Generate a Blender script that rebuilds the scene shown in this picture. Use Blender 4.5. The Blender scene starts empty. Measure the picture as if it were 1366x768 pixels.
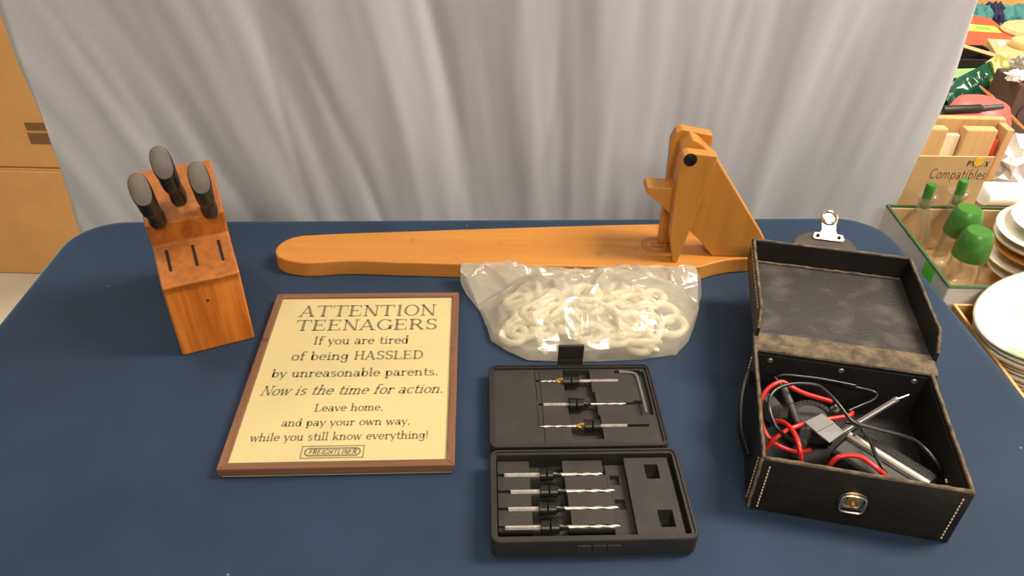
import bpy, bmesh, math, random
from mathutils import Matrix, Vector, noise
rad = math.radians
random.seed(7)
scn = bpy.context.scene
COL = scn.collection

# ------------------------------------------------------------------ camera
F, PIT, ROLL, CZ = 1012.0, rad(36.2), rad(1.3), 1.35
_c, _s = math.cos(PIT), math.sin(PIT)
_R0, FW, _U0 = Vector((1, 0, 0)), Vector((0, _c, -_s)), Vector((0, _s, _c))
RT = math.cos(ROLL) * _R0 + math.sin(ROLL) * _U0
UP = -math.sin(ROLL) * _R0 + math.cos(ROLL) * _U0
cam_data = bpy.data.cameras.new('camera')
cam_data.sensor_width = 36.0
cam_data.lens = F / 1366 * 36.0
cam_data.clip_start = 0.02
cam = bpy.data.objects.new('camera', cam_data)
COL.objects.link(cam)
cam.matrix_world = Matrix(((RT.x, UP.x, -FW.x, 0), (RT.y, UP.y, -FW.y, 0), (RT.z, UP.z, -FW.z, CZ), (0, 0, 0, 1)))
scn.camera = cam

# ------------------------------------------------------------------ view, world, lights
scn.view_settings.view_transform = 'Standard'
scn.view_settings.look = 'None'
scn.view_settings.gamma = 1.0
scn.view_settings.use_curve_mapping = False
scn.view_settings.exposure = 0.0
world = bpy.data.worlds.new('world')
scn.world = world
world.use_nodes = True
bg = world.node_tree.nodes['Background']
bg.inputs[0].default_value = (1.0, 0.93, 0.84, 1)
bg.inputs[1].default_value = 0.25


def area(name, loc, sx, sy, power, col, rot=(0, 0, 0)):
    l = bpy.data.lights.new(name, 'AREA')
    l.shape = 'RECTANGLE'
    l.size, l.size_y = sx, sy
    l.energy = power
    l.color = col
    o = bpy.data.objects.new(name, l)
    COL.objects.link(o)
    o.location = loc
    o.rotation_euler = rot
    return o


WARM = (1.0, 0.90, 0.785)
area('ceiling_lamp_near', (0.20, -1.40, 2.66), 1.2, 0.5, 60, WARM)
area('ceiling_lamp_right', (1.55, 0.75, 2.66), 1.2, 0.5, 92, WARM)
area('ceiling_lamp_left', (-1.6, 1.3, 2.66), 1.2, 0.5, 12, WARM)
area('ceiling_lamp_back', (0.2, 2.6, 2.66), 1.2, 0.5, 52, WARM)


def at(px, py, z=0.75):
    d = RT * ((px - 683) / F) + FW + UP * ((384 - py) / F)
    t = (z - CZ) / d.z
    return Vector((0, 0, CZ)) + d * t


def aty(px, py, y):
    d = RT * ((px - 683) / F) + FW + UP * ((384 - py) / F)
    return Vector((0, 0, CZ)) + d * (y / d.y)


# ------------------------------------------------------------------ materials
def mat(name, col, rough=0.5, metal=0.0, var=0.0, var_scale=20.0, bump=0.0, bump_scale=60.0, col2=None,
        stretch=(1, 1, 1), sheen=0.0, spec=0.5, sub=0.0, trans=0.0, alpha=1.0, detail=4.0, lo=0.35, hi=0.65):
    m = bpy.data.materials.new(name)
    m.use_nodes = True
    nt = m.node_tree
    b = nt.nodes['Principled BSDF']
    b.inputs['Base Color'].default_value = (*col, 1)
    b.inputs['Roughness'].default_value = rough
    b.inputs['Metallic'].default_value = metal
    b.inputs['Specular IOR Level'].default_value = spec
    if sheen:
        b.inputs['Sheen Weight'].default_value = sheen
        b.inputs['Sheen Roughness'].default_value = 0.5
    if sub:
        b.inputs['Subsurface Weight'].default_value = sub
        b.inputs['Subsurface Radius'].default_value = (0.01, 0.01, 0.008)
    if trans:
        b.inputs['Transmission Weight'].default_value = trans
    if alpha < 1:
        b.inputs['Alpha'].default_value = alpha
    tc = nt.nodes.new('ShaderNodeTexCoord')
    mp = nt.nodes.new('ShaderNodeMapping')
    mp.inputs['Scale'].default_value = stretch
    nt.links.new(tc.outputs['Object'], mp.inputs[0])
    if var or col2:
        n = nt.nodes.new('ShaderNodeTexNoise')
        n.inputs['Scale'].default_value = var_scale
        n.inputs['Detail'].default_value = detail
        nt.links.new(mp.outputs[0], n.inputs['Vector'])
        r = nt.nodes.new('ShaderNodeValToRGB')
        r.color_ramp.elements[0].position = lo
        r.color_ramp.elements[1].position = hi
        c2 = col2 if col2 else tuple(c * (1 - var) for c in col)
        r.color_ramp.elements[0].color = (*c2, 1)
        r.color_ramp.elements[1].color = (*col, 1)
        nt.links.new(n.outputs['Fac'], r.inputs[0])
        nt.links.new(r.outputs[0], b.inputs['Base Color'])
    if bump:
        n2 = nt.nodes.new('ShaderNodeTexNoise')
        n2.inputs['Scale'].default_value = bump_scale
        n2.inputs['Detail'].default_value = 6
        nt.links.new(mp.outputs[0], n2.inputs['Vector'])
        bp = nt.nodes.new('ShaderNodeBump')
        bp.inputs['Strength'].default_value = bump
        bp.inputs['Distance'].default_value = 0.002
        nt.links.new(n2.outputs['Fac'], bp.inputs['Height'])
        nt.links.new(bp.outputs[0], b.inputs['Normal'])
    return m


def wood(name, light, dark, axis=0, scale=60.0, rough=0.42, contrast=1.0, worn=None):
    """straight grain running along one object axis, with darker flecks"""
    m = bpy.data.materials.new(name)
    m.use_nodes = True
    nt = m.node_tree
    L = nt.links.new
    b = nt.nodes['Principled BSDF']
    b.inputs['Roughness'].default_value = rough
    tc = nt.nodes.new('ShaderNodeTexCoord')
    mp = nt.nodes.new('ShaderNodeMapping')
    s = [1.0, 1.0, 1.0]
    s[axis] = 0.06
    mp.inputs['Scale'].default_value = s
    L(tc.outputs['Object'], mp.inputs[0])
    n = nt.nodes.new('ShaderNodeTexNoise')
    n.inputs['Scale'].default_value = scale
    n.inputs['Detail'].default_value = 6
    n.inputs['Roughness'].default_value = 0.65
    L(mp.outputs[0], n.inputs['Vector'])
    r = nt.nodes.new('ShaderNodeValToRGB')
    r.color_ramp.elements[0].position = 0.5 - 0.2 / contrast
    r.color_ramp.elements[1].position = 0.5 + 0.15 / contrast
    r.color_ramp.elements[0].color = (*dark, 1)
    r.color_ramp.elements[1].color = (*light, 1)
    L(n.outputs['Fac'], r.inputs[0])
    n3 = nt.nodes.new('ShaderNodeTexNoise')
    n3.inputs['Scale'].default_value = 45
    n3.inputs['Detail'].default_value = 5
    L(tc.outputs['Object'], n3.inputs['Vector'])
    r3 = nt.nodes.new('ShaderNodeValToRGB')
    r3.color_ramp.elements[0].position = 0.24
    r3.color_ramp.elements[1].position = 0.37
    L(n3.outputs['Fac'], r3.inputs[0])
    mx = nt.nodes.new('ShaderNodeMix')
    mx.data_type = 'RGBA'
    w = worn if worn else tuple(c * 0.55 for c in dark)
    mx.inputs['A'].default_value = (*w, 1)
    L(r.outputs[0], mx.inputs['B'])
    L(r3.outputs[0], mx.inputs['Factor'])
    L(mx.outputs['Result'], b.inputs['Base Color'])
    bp = nt.nodes.new('ShaderNodeBump')
    bp.inputs['Strength'].default_value = 0.15
    bp.inputs['Distance'].default_value = 0.001
    L(n.outputs['Fac'], bp.inputs['Height'])
    L(bp.outputs[0], b.inputs['Normal'])
    return m


def cloth_mat():
    m = mat('navy_polyester', (0.011, 0.025, 0.052), 0.75, sheen=0.0, bump=0.25, bump_scale=900, spec=0.35)
    nt = m.node_tree
    L = nt.links.new
    b = nt.nodes['Principled BSDF']
    b.inputs['Sheen Weight'].default_value = 0.45
    b.inputs['Sheen Roughness'].default_value = 0.30
    b.inputs['Sheen Tint'].default_value = (0.36, 0.66, 1.0, 1)
    tc = nt.nodes.new('ShaderNodeTexCoord')
    v = nt.nodes.new('ShaderNodeTexVoronoi')
    v.inputs['Scale'].default_value = 34
    v.inputs['Randomness'].default_value = 1
    L(tc.outputs['Object'], v.inputs['Vector'])
    n = nt.nodes.new('ShaderNodeTexNoise')
    n.inputs['Scale'].default_value = 9
    L(tc.outputs['Object'], n.inputs['Vector'])
    # lint: tiny pale specks in some cells only
    lt = nt.nodes.new('ShaderNodeMath'); lt.operation = 'LESS_THAN'; lt.inputs[1].default_value = 0.042
    L(v.outputs['Distance'], lt.inputs[0])
    sep = nt.nodes.new('ShaderNodeSeparateColor')
    L(v.outputs['Color'], sep.inputs[0])
    gt = nt.nodes.new('ShaderNodeMath'); gt.operation = 'GREATER_THAN'; gt.inputs[1].default_value = 0.80
    L(sep.outputs[0], gt.inputs[0])
    mul = nt.nodes.new('ShaderNodeMath'); mul.operation = 'MULTIPLY'
    L(lt.outputs[0], mul.inputs[0]); L(gt.outputs[0], mul.inputs[1])
    r = nt.nodes.new('ShaderNodeValToRGB')
    r.color_ramp.elements[0].position = 0.3
    r.color_ramp.elements[1].position = 0.7
    r.color_ramp.elements[0].color = (0.0120, 0.0265, 0.054, 1)
    r.color_ramp.elements[1].color = (0.0165, 0.0355, 0.072, 1)
    L(n.outputs['Fac'], r.inputs[0])
    mx = nt.nodes.new('ShaderNodeMix'); mx.data_type = 'RGBA'
    L(mul.outputs[0], mx.inputs['Factor'])
    L(r.outputs[0], mx.inputs['A'])
    mx.inputs['B'].default_value = (0.20, 0.22, 0.24, 1)
    L(mx.outputs['Result'], b.inputs['Base Color'])
    return m


def add_translucency(m, w):
    nt = m.node_tree
    L = nt.links.new
    b = nt.nodes['Principled BSDF']
    out = nt.nodes['Material Output']
    tl = nt.nodes.new('ShaderNodeBsdfTranslucent')
    tl.inputs[0].default_value = b.inputs['Base Color'].default_value
    mx = nt.nodes.new('ShaderNodeMixShader'); mx.inputs[0].default_value = w
    L(b.outputs[0], mx.inputs[1]); L(tl.outputs[0], mx.inputs[2]); L(mx.outputs[0], out.inputs[0])
    return m


def film(name, col, opacity, rough=0.2, gloss=0.5):
    """thin translucent plastic film"""
    m = bpy.data.materials.new(name)
    m.use_nodes = True
    nt = m.node_tree
    L = nt.links.new
    out = nt.nodes['Material Output']
    nt.nodes.remove(nt.nodes['Principled BSDF'])
    tr = nt.nodes.new('ShaderNodeBsdfTransparent')
    tr.inputs[0].default_value = (0.97, 0.97, 0.96, 1)
    df = nt.nodes.new('ShaderNodeBsdfDiffuse'); df.inputs[0].default_value = (*col, 1)
    tl = nt.nodes.new('ShaderNodeBsdfTranslucent'); tl.inputs[0].default_value = (*col, 1)
    gl = nt.nodes.new('ShaderNodeBsdfGlossy'); gl.inputs['Roughness'].default_value = rough
    m1 = nt.nodes.new('ShaderNodeMixShader'); m1.inputs[0].default_value = 0.45
    L(df.outputs[0], m1.inputs[1]); L(tl.outputs[0], m1.inputs[2])
    m2 = nt.nodes.new('ShaderNodeMixShader'); m2.inputs[0].default_value = opacity
    L(tr.outputs[0], m2.inputs[1]); L(m1.outputs[0], m2.inputs[2])
    fr = nt.nodes.new('ShaderNodeFresnel'); fr.inputs[0].default_value = 1.5
    mu = nt.nodes.new('ShaderNodeMath'); mu.operation = 'MULTIPLY_ADD'
    mu.inputs[1].default_value = gloss; mu.inputs[2].default_value = 0.05 * gloss
    L(fr.outputs[0], mu.inputs[0])
    m3 = nt.nodes.new('ShaderNodeMixShader')
    L(mu.outputs[0], m3.inputs[0]); L(m2.outputs[0], m3.inputs[1]); L(gl.outputs[0], m3.inputs[2])
    L(m3.outputs[0], out.inputs[0])
    return m


M = {}
M['floor'] = mat('floor_vinyl', (0.62, 0.55, 0.44), 0.45, var=0.12, var_scale=6)
M['wall'] = mat('wall_paint', (0.70, 0.66, 0.58), 0.8, var=0.05, var_scale=3)
M['ceil'] = mat('ceiling_tile', (0.78, 0.76, 0.72), 0.9, var=0.06, var_scale=30)
M['navy'] = cloth_mat()
M['curtain'] = add_translucency(mat('grey_polyester_sheet', (0.575, 0.58, 0.60), 0.8, bump=0.2, bump_scale=700, spec=0.25, var=0.05, var_scale=5), 0.25)
M['grey_metal'] = mat('grey_painted_steel', (0.25, 0.25, 0.26), 0.4, 0.6, var=0.1)
M['tabletop'] = mat('folding_table_plastic', (0.62, 0.61, 0.58), 0.5, var=0.05)
M['pony'] = wood('honey_pine', (0.53, 0.225, 0.040), (0.45, 0.175, 0.027), 0, 60, 0.38, worn=(0.36, 0.14, 0.035))
M['pony_v'] = wood('honey_pine_upright', (0.53, 0.225, 0.040), (0.45, 0.175, 0.027), 2, 60, 0.38, worn=(0.40, 0.155, 0.036))
M['block'] = wood('stained_beech', (0.58, 0.180, 0.020), (0.36, 0.085, 0.007), 2, 70, 0.32, contrast=1.5, worn=(0.26, 0.075, 0.02))
M['block_end'] = mat('stained_end_grain', (0.38, 0.122, 0.022), 0.45, var=0.28, var_scale=120)
M['slot'] = mat('slot_dark', (0.012, 0.007, 0.004), 0.9, var=0.2)
M['handle'] = mat('black_knife_resin', (0.012, 0.011, 0.010), 0.38, bump=0.25, bump_scale=300, var=0.3)
M['handle_cap'] = mat('worn_handle_butt', (0.135, 0.115, 0.095), 0.55, var=0.25, var_scale=60)
M['steel'] = mat('bright_steel', (0.62, 0.58, 0.52), 0.28, 1.0, var=0.15, var_scale=90)
M['bitsteel'] = mat('drill_steel', (0.66, 0.60, 0.52), 0.42, 0.75, var=0.35, var_scale=200)
M['brasswash'] = mat('golden_countersink', (0.50, 0.30, 0.10), 0.4, 0.8, var=0.4, var_scale=250)
M['collar'] = mat('black_oxide', (0.022, 0.019, 0.017), 0.35, 0.5, var=0.3, bump=0.1)
M['caseplastic'] = mat('black_moulded_plastic', (0.022, 0.019, 0.016), 0.46, bump=0.18, bump_scale=700, var=0.25, var_scale=30)
M['caseinner'] = mat('dusty_moulded_plastic', (0.027, 0.023, 0.019), 0.60, bump=0.15, bump_scale=600, var=0.3, var_scale=40)
M['frame'] = wood('walnut_frame', (0.21, 0.100, 0.050), (0.125, 0.056, 0.027), 1, 90, 0.4)
M['frame_h'] = wood('walnut_frame_rail', (0.21, 0.100, 0.050), (0.125, 0.056, 0.027), 0, 90, 0.4)
M['paper'] = mat('yellowed_parchment', (0.59, 0.485, 0.235), 0.45, var=0.10, var_scale=9)
M['ink'] = mat('olive_grey_ink', (0.185, 0.160, 0.080), 0.7, var=0.1)
M['backing'] = mat('backing_board', (0.55, 0.43, 0.22), 0.9, var=0.1)
M['leather'] = mat('black_leather', (0.008, 0.0065, 0.005), 0.45, bump=0.25, bump_scale=160, col2=(0.015, 0.012, 0.009), var_scale=35, spec=0.3)
M['lining'] = mat('black_lining', (0.0085, 0.007, 0.006), 0.55, bump=0.25, bump_scale=250, var=0.3)
M['lidinner'] = mat('scuffed_lining', (0.040, 0.036, 0.033), 0.38, bump=0.45, bump_scale=320, col2=(0.092, 0.078, 0.066), var_scale=34, lo=0.30, hi=0.52)
M['rawedge'] = mat('raw_leather_edge', (0.17, 0.125, 0.075), 0.9, bump=0.6, bump_scale=300, col2=(0.065, 0.046, 0.028), var_scale=90)
M['flapbrown'] = mat('worn_flap_suede', (0.055, 0.040, 0.028), 0.7, var=0.3, var_scale=60, bump=0.3, bump_scale=300)
M['thread'] = mat('waxed_thread', (0.62, 0.54, 0.40), 0.7, var=0.15)
M['nickel'] = mat('nickel', (0.72, 0.64, 0.50), 0.22, 1.0, var=0.2, var_scale=120)
M['chrome'] = mat('chrome', (0.92, 0.88, 0.80), 0.32, 1.0, var=0.05)
M['redwire'] = mat('red_pvc', (0.62, 0.025, 0.018), 0.35, var=0.1)
M['blackwire'] = mat('black_pvc', (0.014, 0.014, 0.014), 0.28, var=0.1)
M['greyplastic'] = mat('grey_plastic', (0.052, 0.050, 0.046), 0.5, var=0.1)
M['metercase'] = mat('meter_case', (0.016, 0.015, 0.014), 0.45, var=0.2, bump=0.1)
M['tab'] = mat('grey_tab', (0.135, 0.13, 0.125), 0.5, var=0.08, bump=0.1, bump_scale=500)
M['probe'] = mat('probe_sleeve', (0.30, 0.29, 0.27), 0.3, 0.7, var=0.1)
M['bag'] = film('crinkled_poly_bag', (0.95, 0.88, 0.72), 0.40, 0.13, 0.55)
M['nylon'] = mat('milky_nylon', (0.83, 0.76, 0.55), 0.4, sub=0.15, var=0.06)
M['card'] = mat('cardboard', (0.70, 0.375, 0.125), 0.85, var=0.08, var_scale=12, bump=0.05)
M['card_dk'] = mat('cardboard_print', (0.25, 0.115, 0.045), 0.85, var=0.2, var_scale=60)
M['card_in'] = mat('cardboard_inside', (0.36, 0.20, 0.09), 0.9, var=0.1)
M['kraft'] = mat('kraft_card', (0.56, 0.36, 0.16), 0.8, var=0.10, var_scale=25)
M['crate'] = wood('pale_pine', (0.60, 0.36, 0.15), (0.50, 0.28, 0.11), 2, 70, 0.55, worn=(0.42, 0.23, 0.09))
M['cream'] = mat('cream_board', (0.80, 0.66, 0.42), 0.7, var=0.05)
M['white'] = mat('white_plastic', (0.82, 0.78, 0.70), 0.35, var=0.04)
M['whitepaper'] = mat('white_paper', (0.80, 0.78, 0.74), 0.8, var=0.05, bump=0.3, bump_scale=50)
M['red'] = mat('red_plastic', (0.62, 0.045, 0.020), 0.4, var=0.1)
M['redcover'] = mat('red_cover', (0.60, 0.085, 0.045), 0.4, var=0.12, var_scale=10)
M['pink'] = mat('pink_plastic', (0.72, 0.12, 0.10), 0.45, var=0.06)
M['neon'] = mat('neon_green_sticker', (0.16, 0.80, 0.06), 0.6, var=0.05)
M['neonyellow'] = mat('yellow_green_sticker', (0.66, 0.90, 0.10), 0.6, var=0.05)
M['neonpale'] = mat('pale_green_card', (0.55, 0.85, 0.35), 0.6, var=0.04)
M['lid_green'] = mat('green_plastic_lid', (0.05, 0.19, 0.028), 0.30, var=0.1)
M['bottlegreen'] = mat('dark_green_film', (0.008, 0.075, 0.038), 0.2, bump=0.8, bump_scale=30, var=0.3)
M['labelyellow'] = mat('yellow_label', (0.75, 0.45, 0.02), 0.5, var=0.08)
M['labelcream'] = mat('yellow_lid', (0.62, 0.48, 0.20), 0.4, var=0.06)
M['labelolive'] = mat('olive_label', (0.36, 0.34, 0.06), 0.5, col2=(0.62, 0.66, 0.30), var_scale=60, lo=0.45, hi=0.55)
M['blackbin'] = mat('black_bin', (0.016, 0.013, 0.010), 0.5, var=0.2)
M['teal'] = mat('teal_cloth', (0.06, 0.22, 0.21), 0.85, var=0.15, bump=0.3)
M['darknavy'] = mat('dark_navy_cloth', (0.020, 0.018, 0.06), 0.85, var=0.1)
M['straw'] = mat('straw_weave', (0.66, 0.46, 0.22), 0.8, var=0.25, var_scale=120, bump=0.5, bump_scale=200)
M['brownbox'] = mat('brown_box', (0.085, 0.042, 0.024), 0.75, var=0.1)
M['amber'] = mat('amber_plate', (0.62, 0.27, 0.05), 0.35, var=0.15)
M['china'] = mat('cream_china', (0.78, 0.74, 0.62), 0.2, var=0.04)
M['china_deco'] = mat('leaf_printed_china', (0.78, 0.74, 0.62), 0.2, col2=(0.50, 0.58, 0.36), var_scale=34, lo=0.30, hi=0.34, detail=1)
M['greenedge'] = mat('green_painted_edge', (0.05, 0.11, 0.035), 0.6, var=0.2)
M['glass'] = film('clear_glass', (0.85, 0.76, 0.58), 0.07, 0.05, 0.35)
M['clearwrap'] = film('clear_wrap', (0.85, 0.83, 0.78), 0.22, 0.1, 0.9)
M['blackink'] = mat('black_ink', (0.03, 0.022, 0.018), 0.6, var=0.1)
M['lightgold'] = mat('gilt_rim', (0.60, 0.42, 0.18), 0.35, 0.4, var=0.1)
lampm = bpy.data.materials.new('lamp_diffuser')
lampm.use_nodes = True
lampm.node_tree.nodes['Principled BSDF'].inputs['Emission Color'].default_value = (1, 0.9, 0.76, 1)
lampm.node_tree.nodes['Principled BSDF'].inputs['Emission Strength'].default_value = 3.0
M['lamp'] = lampm


# ------------------------------------------------------------------ mesh helpers
class MB:
    def __init__(s):
        s.v, s.f = [], []

    def add(s, verts, faces, X=None):
        k = len(s.v)
        s.v += [(X @ Vector(v)) if X else Vector(v) for v in verts]
        s.f += [tuple(i + k for i in f) for f in faces]
        return s

    def box(s, x0, x1, y0, y1, z0, z1, X=None):
        v = [(x0, y0, z0), (x1, y0, z0), (x1, y1, z0), (x0, y1, z0), (x0, y0, z1), (x1, y0, z1), (x1, y1, z1), (x0, y1, z1)]
        f = [(0, 3, 2, 1), (4, 5, 6, 7), (0, 1, 5, 4), (1, 2, 6, 5), (2, 3, 7, 6), (3, 0, 4, 7)]
        return s.add(v, f, X)

    def loft(s, loops, cap0=True, cap1=True, X=None, closed=False):
        n = len(loops[0])
        v = [p for l in loops for p in l]
        f = []
        m = len(loops)
        for i in range(m if closed else m - 1):
            a, b = i * n, ((i + 1) % m) * n
            for j in range(n):
                f.append((a + j, a + (j + 1) % n, b + (j + 1) % n, b + j))
        if not closed:
            if cap0: f.append(tuple(range(n - 1, -1, -1)))
            if cap1: f.append(tuple(range((m - 1) * n, m * n)))
        return s.add(v, f, X)

    def prism(s, poly, z0, z1, X=None):
        """poly in xy, counter-clockwise, extruded along z"""
        return s.loft([[(x, y, z0) for x, y in poly], [(x, y, z1) for x, y in poly]], X=X)

    def tube(s, pts, r, n=8, X=None, closed=False, flat=1.0):
        pts = [Vector(p) for p in pts]
        loops = []
        N = len(pts)
        prev = None
        for i, p in enumerate(pts):
            if closed:
                d = pts[(i + 1) % N] - pts[i - 1]
            else:
                d = pts[min(i + 1, N - 1)] - pts[max(i - 1, 0)]
            d.normalize()
            if prev is None:
                a = Vector((0, 0, 1)) if abs(d.z) < 0.9 else Vector((1, 0, 0))
                u = d.cross(a).normalized()
            else:
                u = (prev - d * prev.dot(d)).normalized()
            prev = u
            w = d.cross(u)
            rr = r[i] if isinstance(r, (list, tuple)) else r
            loops.append([p + (u * math.cos(t) + w * math.sin(t) * flat) * rr for t in [2 * math.pi * k / n for k in range(n)]])
        return s.loft(loops, X=X, closed=closed)

    def lathe(s, prof, n=32, X=None, sx=1.0, sy=1.0):
        """open profile (r,z); r=0 ends are closed"""
        loops = []
        for r, z in prof:
            r = max(r, 1e-5)
            loops.append([(r * sx * math.cos(2 * math.pi * k / n), r * sy * math.sin(2 * math.pi * k / n), z) for k in range(n)])
        return s.loft(loops, X=X)

    def build(s, name, m, parent=None, smooth=False, bevel=0.0, seg=2, angle=40, weld=False):
        me = bpy.data.meshes.new(name)
        me.from_pydata([tuple(v) for v in s.v], [], s.f)
        if weld:
            bm = bmesh.new(); bm.from_mesh(me)
            bmesh.ops.remove_doubles(bm, verts=bm.verts, dist=1e-5)
            bmesh.ops.recalc_face_normals(bm, faces=bm.faces)
            bm.to_mesh(me); bm.free()
        else:
            bm = bmesh.new(); bm.from_mesh(me)
            bmesh.ops.recalc_face_normals(bm, faces=bm.faces)
            bm.to_mesh(me); bm.free()
        ms = m if isinstance(m, (list, tuple)) else [m]
        for q in ms: me.materials.append(q)
        o = bpy.data.objects.new(name, me)
        COL.objects.link(o)
        if parent: o.parent = parent
        if smooth:
            for p in me.polygons: p.use_smooth = True
            if smooth != 'all':
                md = o.modifiers.new('edge_split', 'EDGE_SPLIT')
                md.split_angle = rad(smooth if smooth is not True else 40)
        if bevel:
            b = o.modifiers.new('bevel', 'BEVEL')
            b.width = bevel; b.segments = seg; b.limit_method = 'ANGLE'; b.angle_limit = rad(angle)
            b.harden_normals = False
        return o


def tag(o, label, cat, group=None, kind=None):
    o['label'] = label; o['category'] = cat
    if group: o['group'] = group
    if kind: o['kind'] = kind
    return o


def struct(o):
    o['kind'] = 'structure'
    return o


def empty(name, loc, rz=0.0):
    o = bpy.data.objects.new(name, None)
    COL.objects.link(o)
    o.location = loc
    o.rotation_euler = (0, 0, rz)
    o.empty_display_size = 0.02
    return o


def place(o, X):
    """put an object at a full matrix"""
    o.matrix_world = X
    return o


def copy_tree(o, parent=None):
    c = o.copy(); COL.objects.link(c); c.parent = parent
    for ch in [q for q in COL.objects if q.parent == o]:
        copy_tree(ch, c)
    return c


def rrect(x0, x1, y0, y1, r, n=6):
    p = []
    for cx, cy, a in ((x1 - r, y0 + r, -90), (x1 - r, y1 - r, 0), (x0 + r, y1 - r, 90), (x0 + r, y0 + r, 180)):
        for k in range(n + 1):
            t = rad(a + 90 * k / n)
            p.append((cx + r * math.cos(t), cy + r * math.sin(t)))
    return p


def lift(poly, z):
    return [(x, y, z) for x, y in poly]


def cells(mb, x0, x1, y0, y1, base, rects, X=None, skirt=None):
    """moulded relief: grid of cells, each rect (xa,xb,ya,yb,z) sets its height, last wins"""
    xs = sorted(set([x0, x1] + [min(max(q, x0), x1) for r in rects for q in r[:2]]))
    ys = sorted(set([y0, y1] + [min(max(q, y0), y1) for r in rects for q in r[2:4]]))
    H = {}
    for i in range(len(xs) - 1):
        for j in range(len(ys) - 1):
            cx, cy = (xs[i] + xs[i + 1]) / 2, (ys[j] + ys[j + 1]) / 2
            z = base
            for r in rects:
                if r[0] < cx < r[1] and r[2] < cy < r[3]: z = r[4]
            H[i, j] = z
            mb.add([(xs[i], ys[j], z), (xs[i + 1], ys[j], z), (xs[i + 1], ys[j + 1], z), (xs[i], ys[j + 1], z)], [(0, 1, 2, 3)], X)
    for (i, j), z in H.items():
        for di, dj in ((1, 0), (0, 1)):
            k = (i + di, j + dj)
            if k in H and abs(H[k] - z) > 1e-6:
                if di: a, b = (xs[i + 1], ys[j]), (xs[i + 1], ys[j + 1])
                else: a, b = (xs[i], ys[j + 1]), (xs[i + 1], ys[j + 1])
                mb.add([(*a, z), (*b, z), (*b, H[k]), (*a, H[k])], [(0, 1, 2, 3)], X)
    return mb


def spline(pts, n=8, closed=False):
    """Catmull-Rom through points"""
    P = [Vector(p) for p in pts]
    N = len(P)
    out = []
    rng = range(N) if closed else range(N - 1)
    for i in rng:
        p0 = P[i - 1] if (closed or i > 0) else P[0]
        p1, p2 = P[i], P[(i + 1) % N]
        p3 = P[(i + 2) % N] if closed else P[min(i + 2, N - 1)]
        for k in range(n):
            t = k / n
            out.append(0.5 * ((2 * p1) + (p2 - p0) * t + (2 * p0 - 5 * p1 + 4 * p2 - p3) * t * t + (3 * p1 - p0 - 3 * p2 + p3) * t ** 3))
    if not closed: out.append(P[-1])
    return out


# ------------------------------------------------------------------ serif lettering made of strokes
TK, TN = 0.135, 0.055


class Pen:
    def __init__(s, serif=True):
        s.q = []      # ribbons: list of (left pts, right pts)
        s.serif = serif

    def line(s, x0, y0, x1, y1, w):
        d = Vector((x1 - x0, y1 - y0)); l = d.length or 1
        n = Vector((-d.y, d.x)) / l * w / 2
        a, b = Vector((x0, y0)), Vector((x1, y1))
        s.q.append(([a + n, b + n], [a - n, b - n]))

    def ser(s, x, y, w=0.30):
        if s.serif: s.line(x - w / 2, y, x + w / 2, y, TN * 0.9)

    def V(s, x, y0, y1, f='', w=None):
        s.line(x, y0, x, y1, w or TK)
        if 'b' in f: s.ser(x, y0 + TN * 0.45)
        if 't' in f: s.ser(x, y1 - TN * 0.45)
        if 'l' in f and s.serif: s.line(x - 0.16, y1 - TN * 0.45, x, y1 - TN * 0.45, TN * 0.9)

    def H(s, x0, x1, y, w=None):
        s.line(x0, y, x1, y, w or TN)

    def A(s, cx, cy, rx, ry, a0, a1, w0=None, w1=None):
        n = max(6, int(abs(a1 - a0) / 15))
        Lp, Rp = [], []
        for k in range(n + 1):
            t = rad(a0 + (a1 - a0) * k / n)
            x, y = math.cos(t), math.sin(t)
            w = (w0 or TN) + ((w1 or TK) - (w0 or TN)) * abs(x) ** 1.3
            rxo, ryo, rxi, ryi = rx + w / 2, ry + w / 2, rx - w / 2, ry - w / 2
            rxo = min(rxo, rx + 0.03) if False else rxo
            Lp.append(Vector((cx + rxo * x, cy + ryo * y))); Rp.append(Vector((cx + rxi * x, cy + ryi * y)))
        s.q.append((Lp, Rp))


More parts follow.
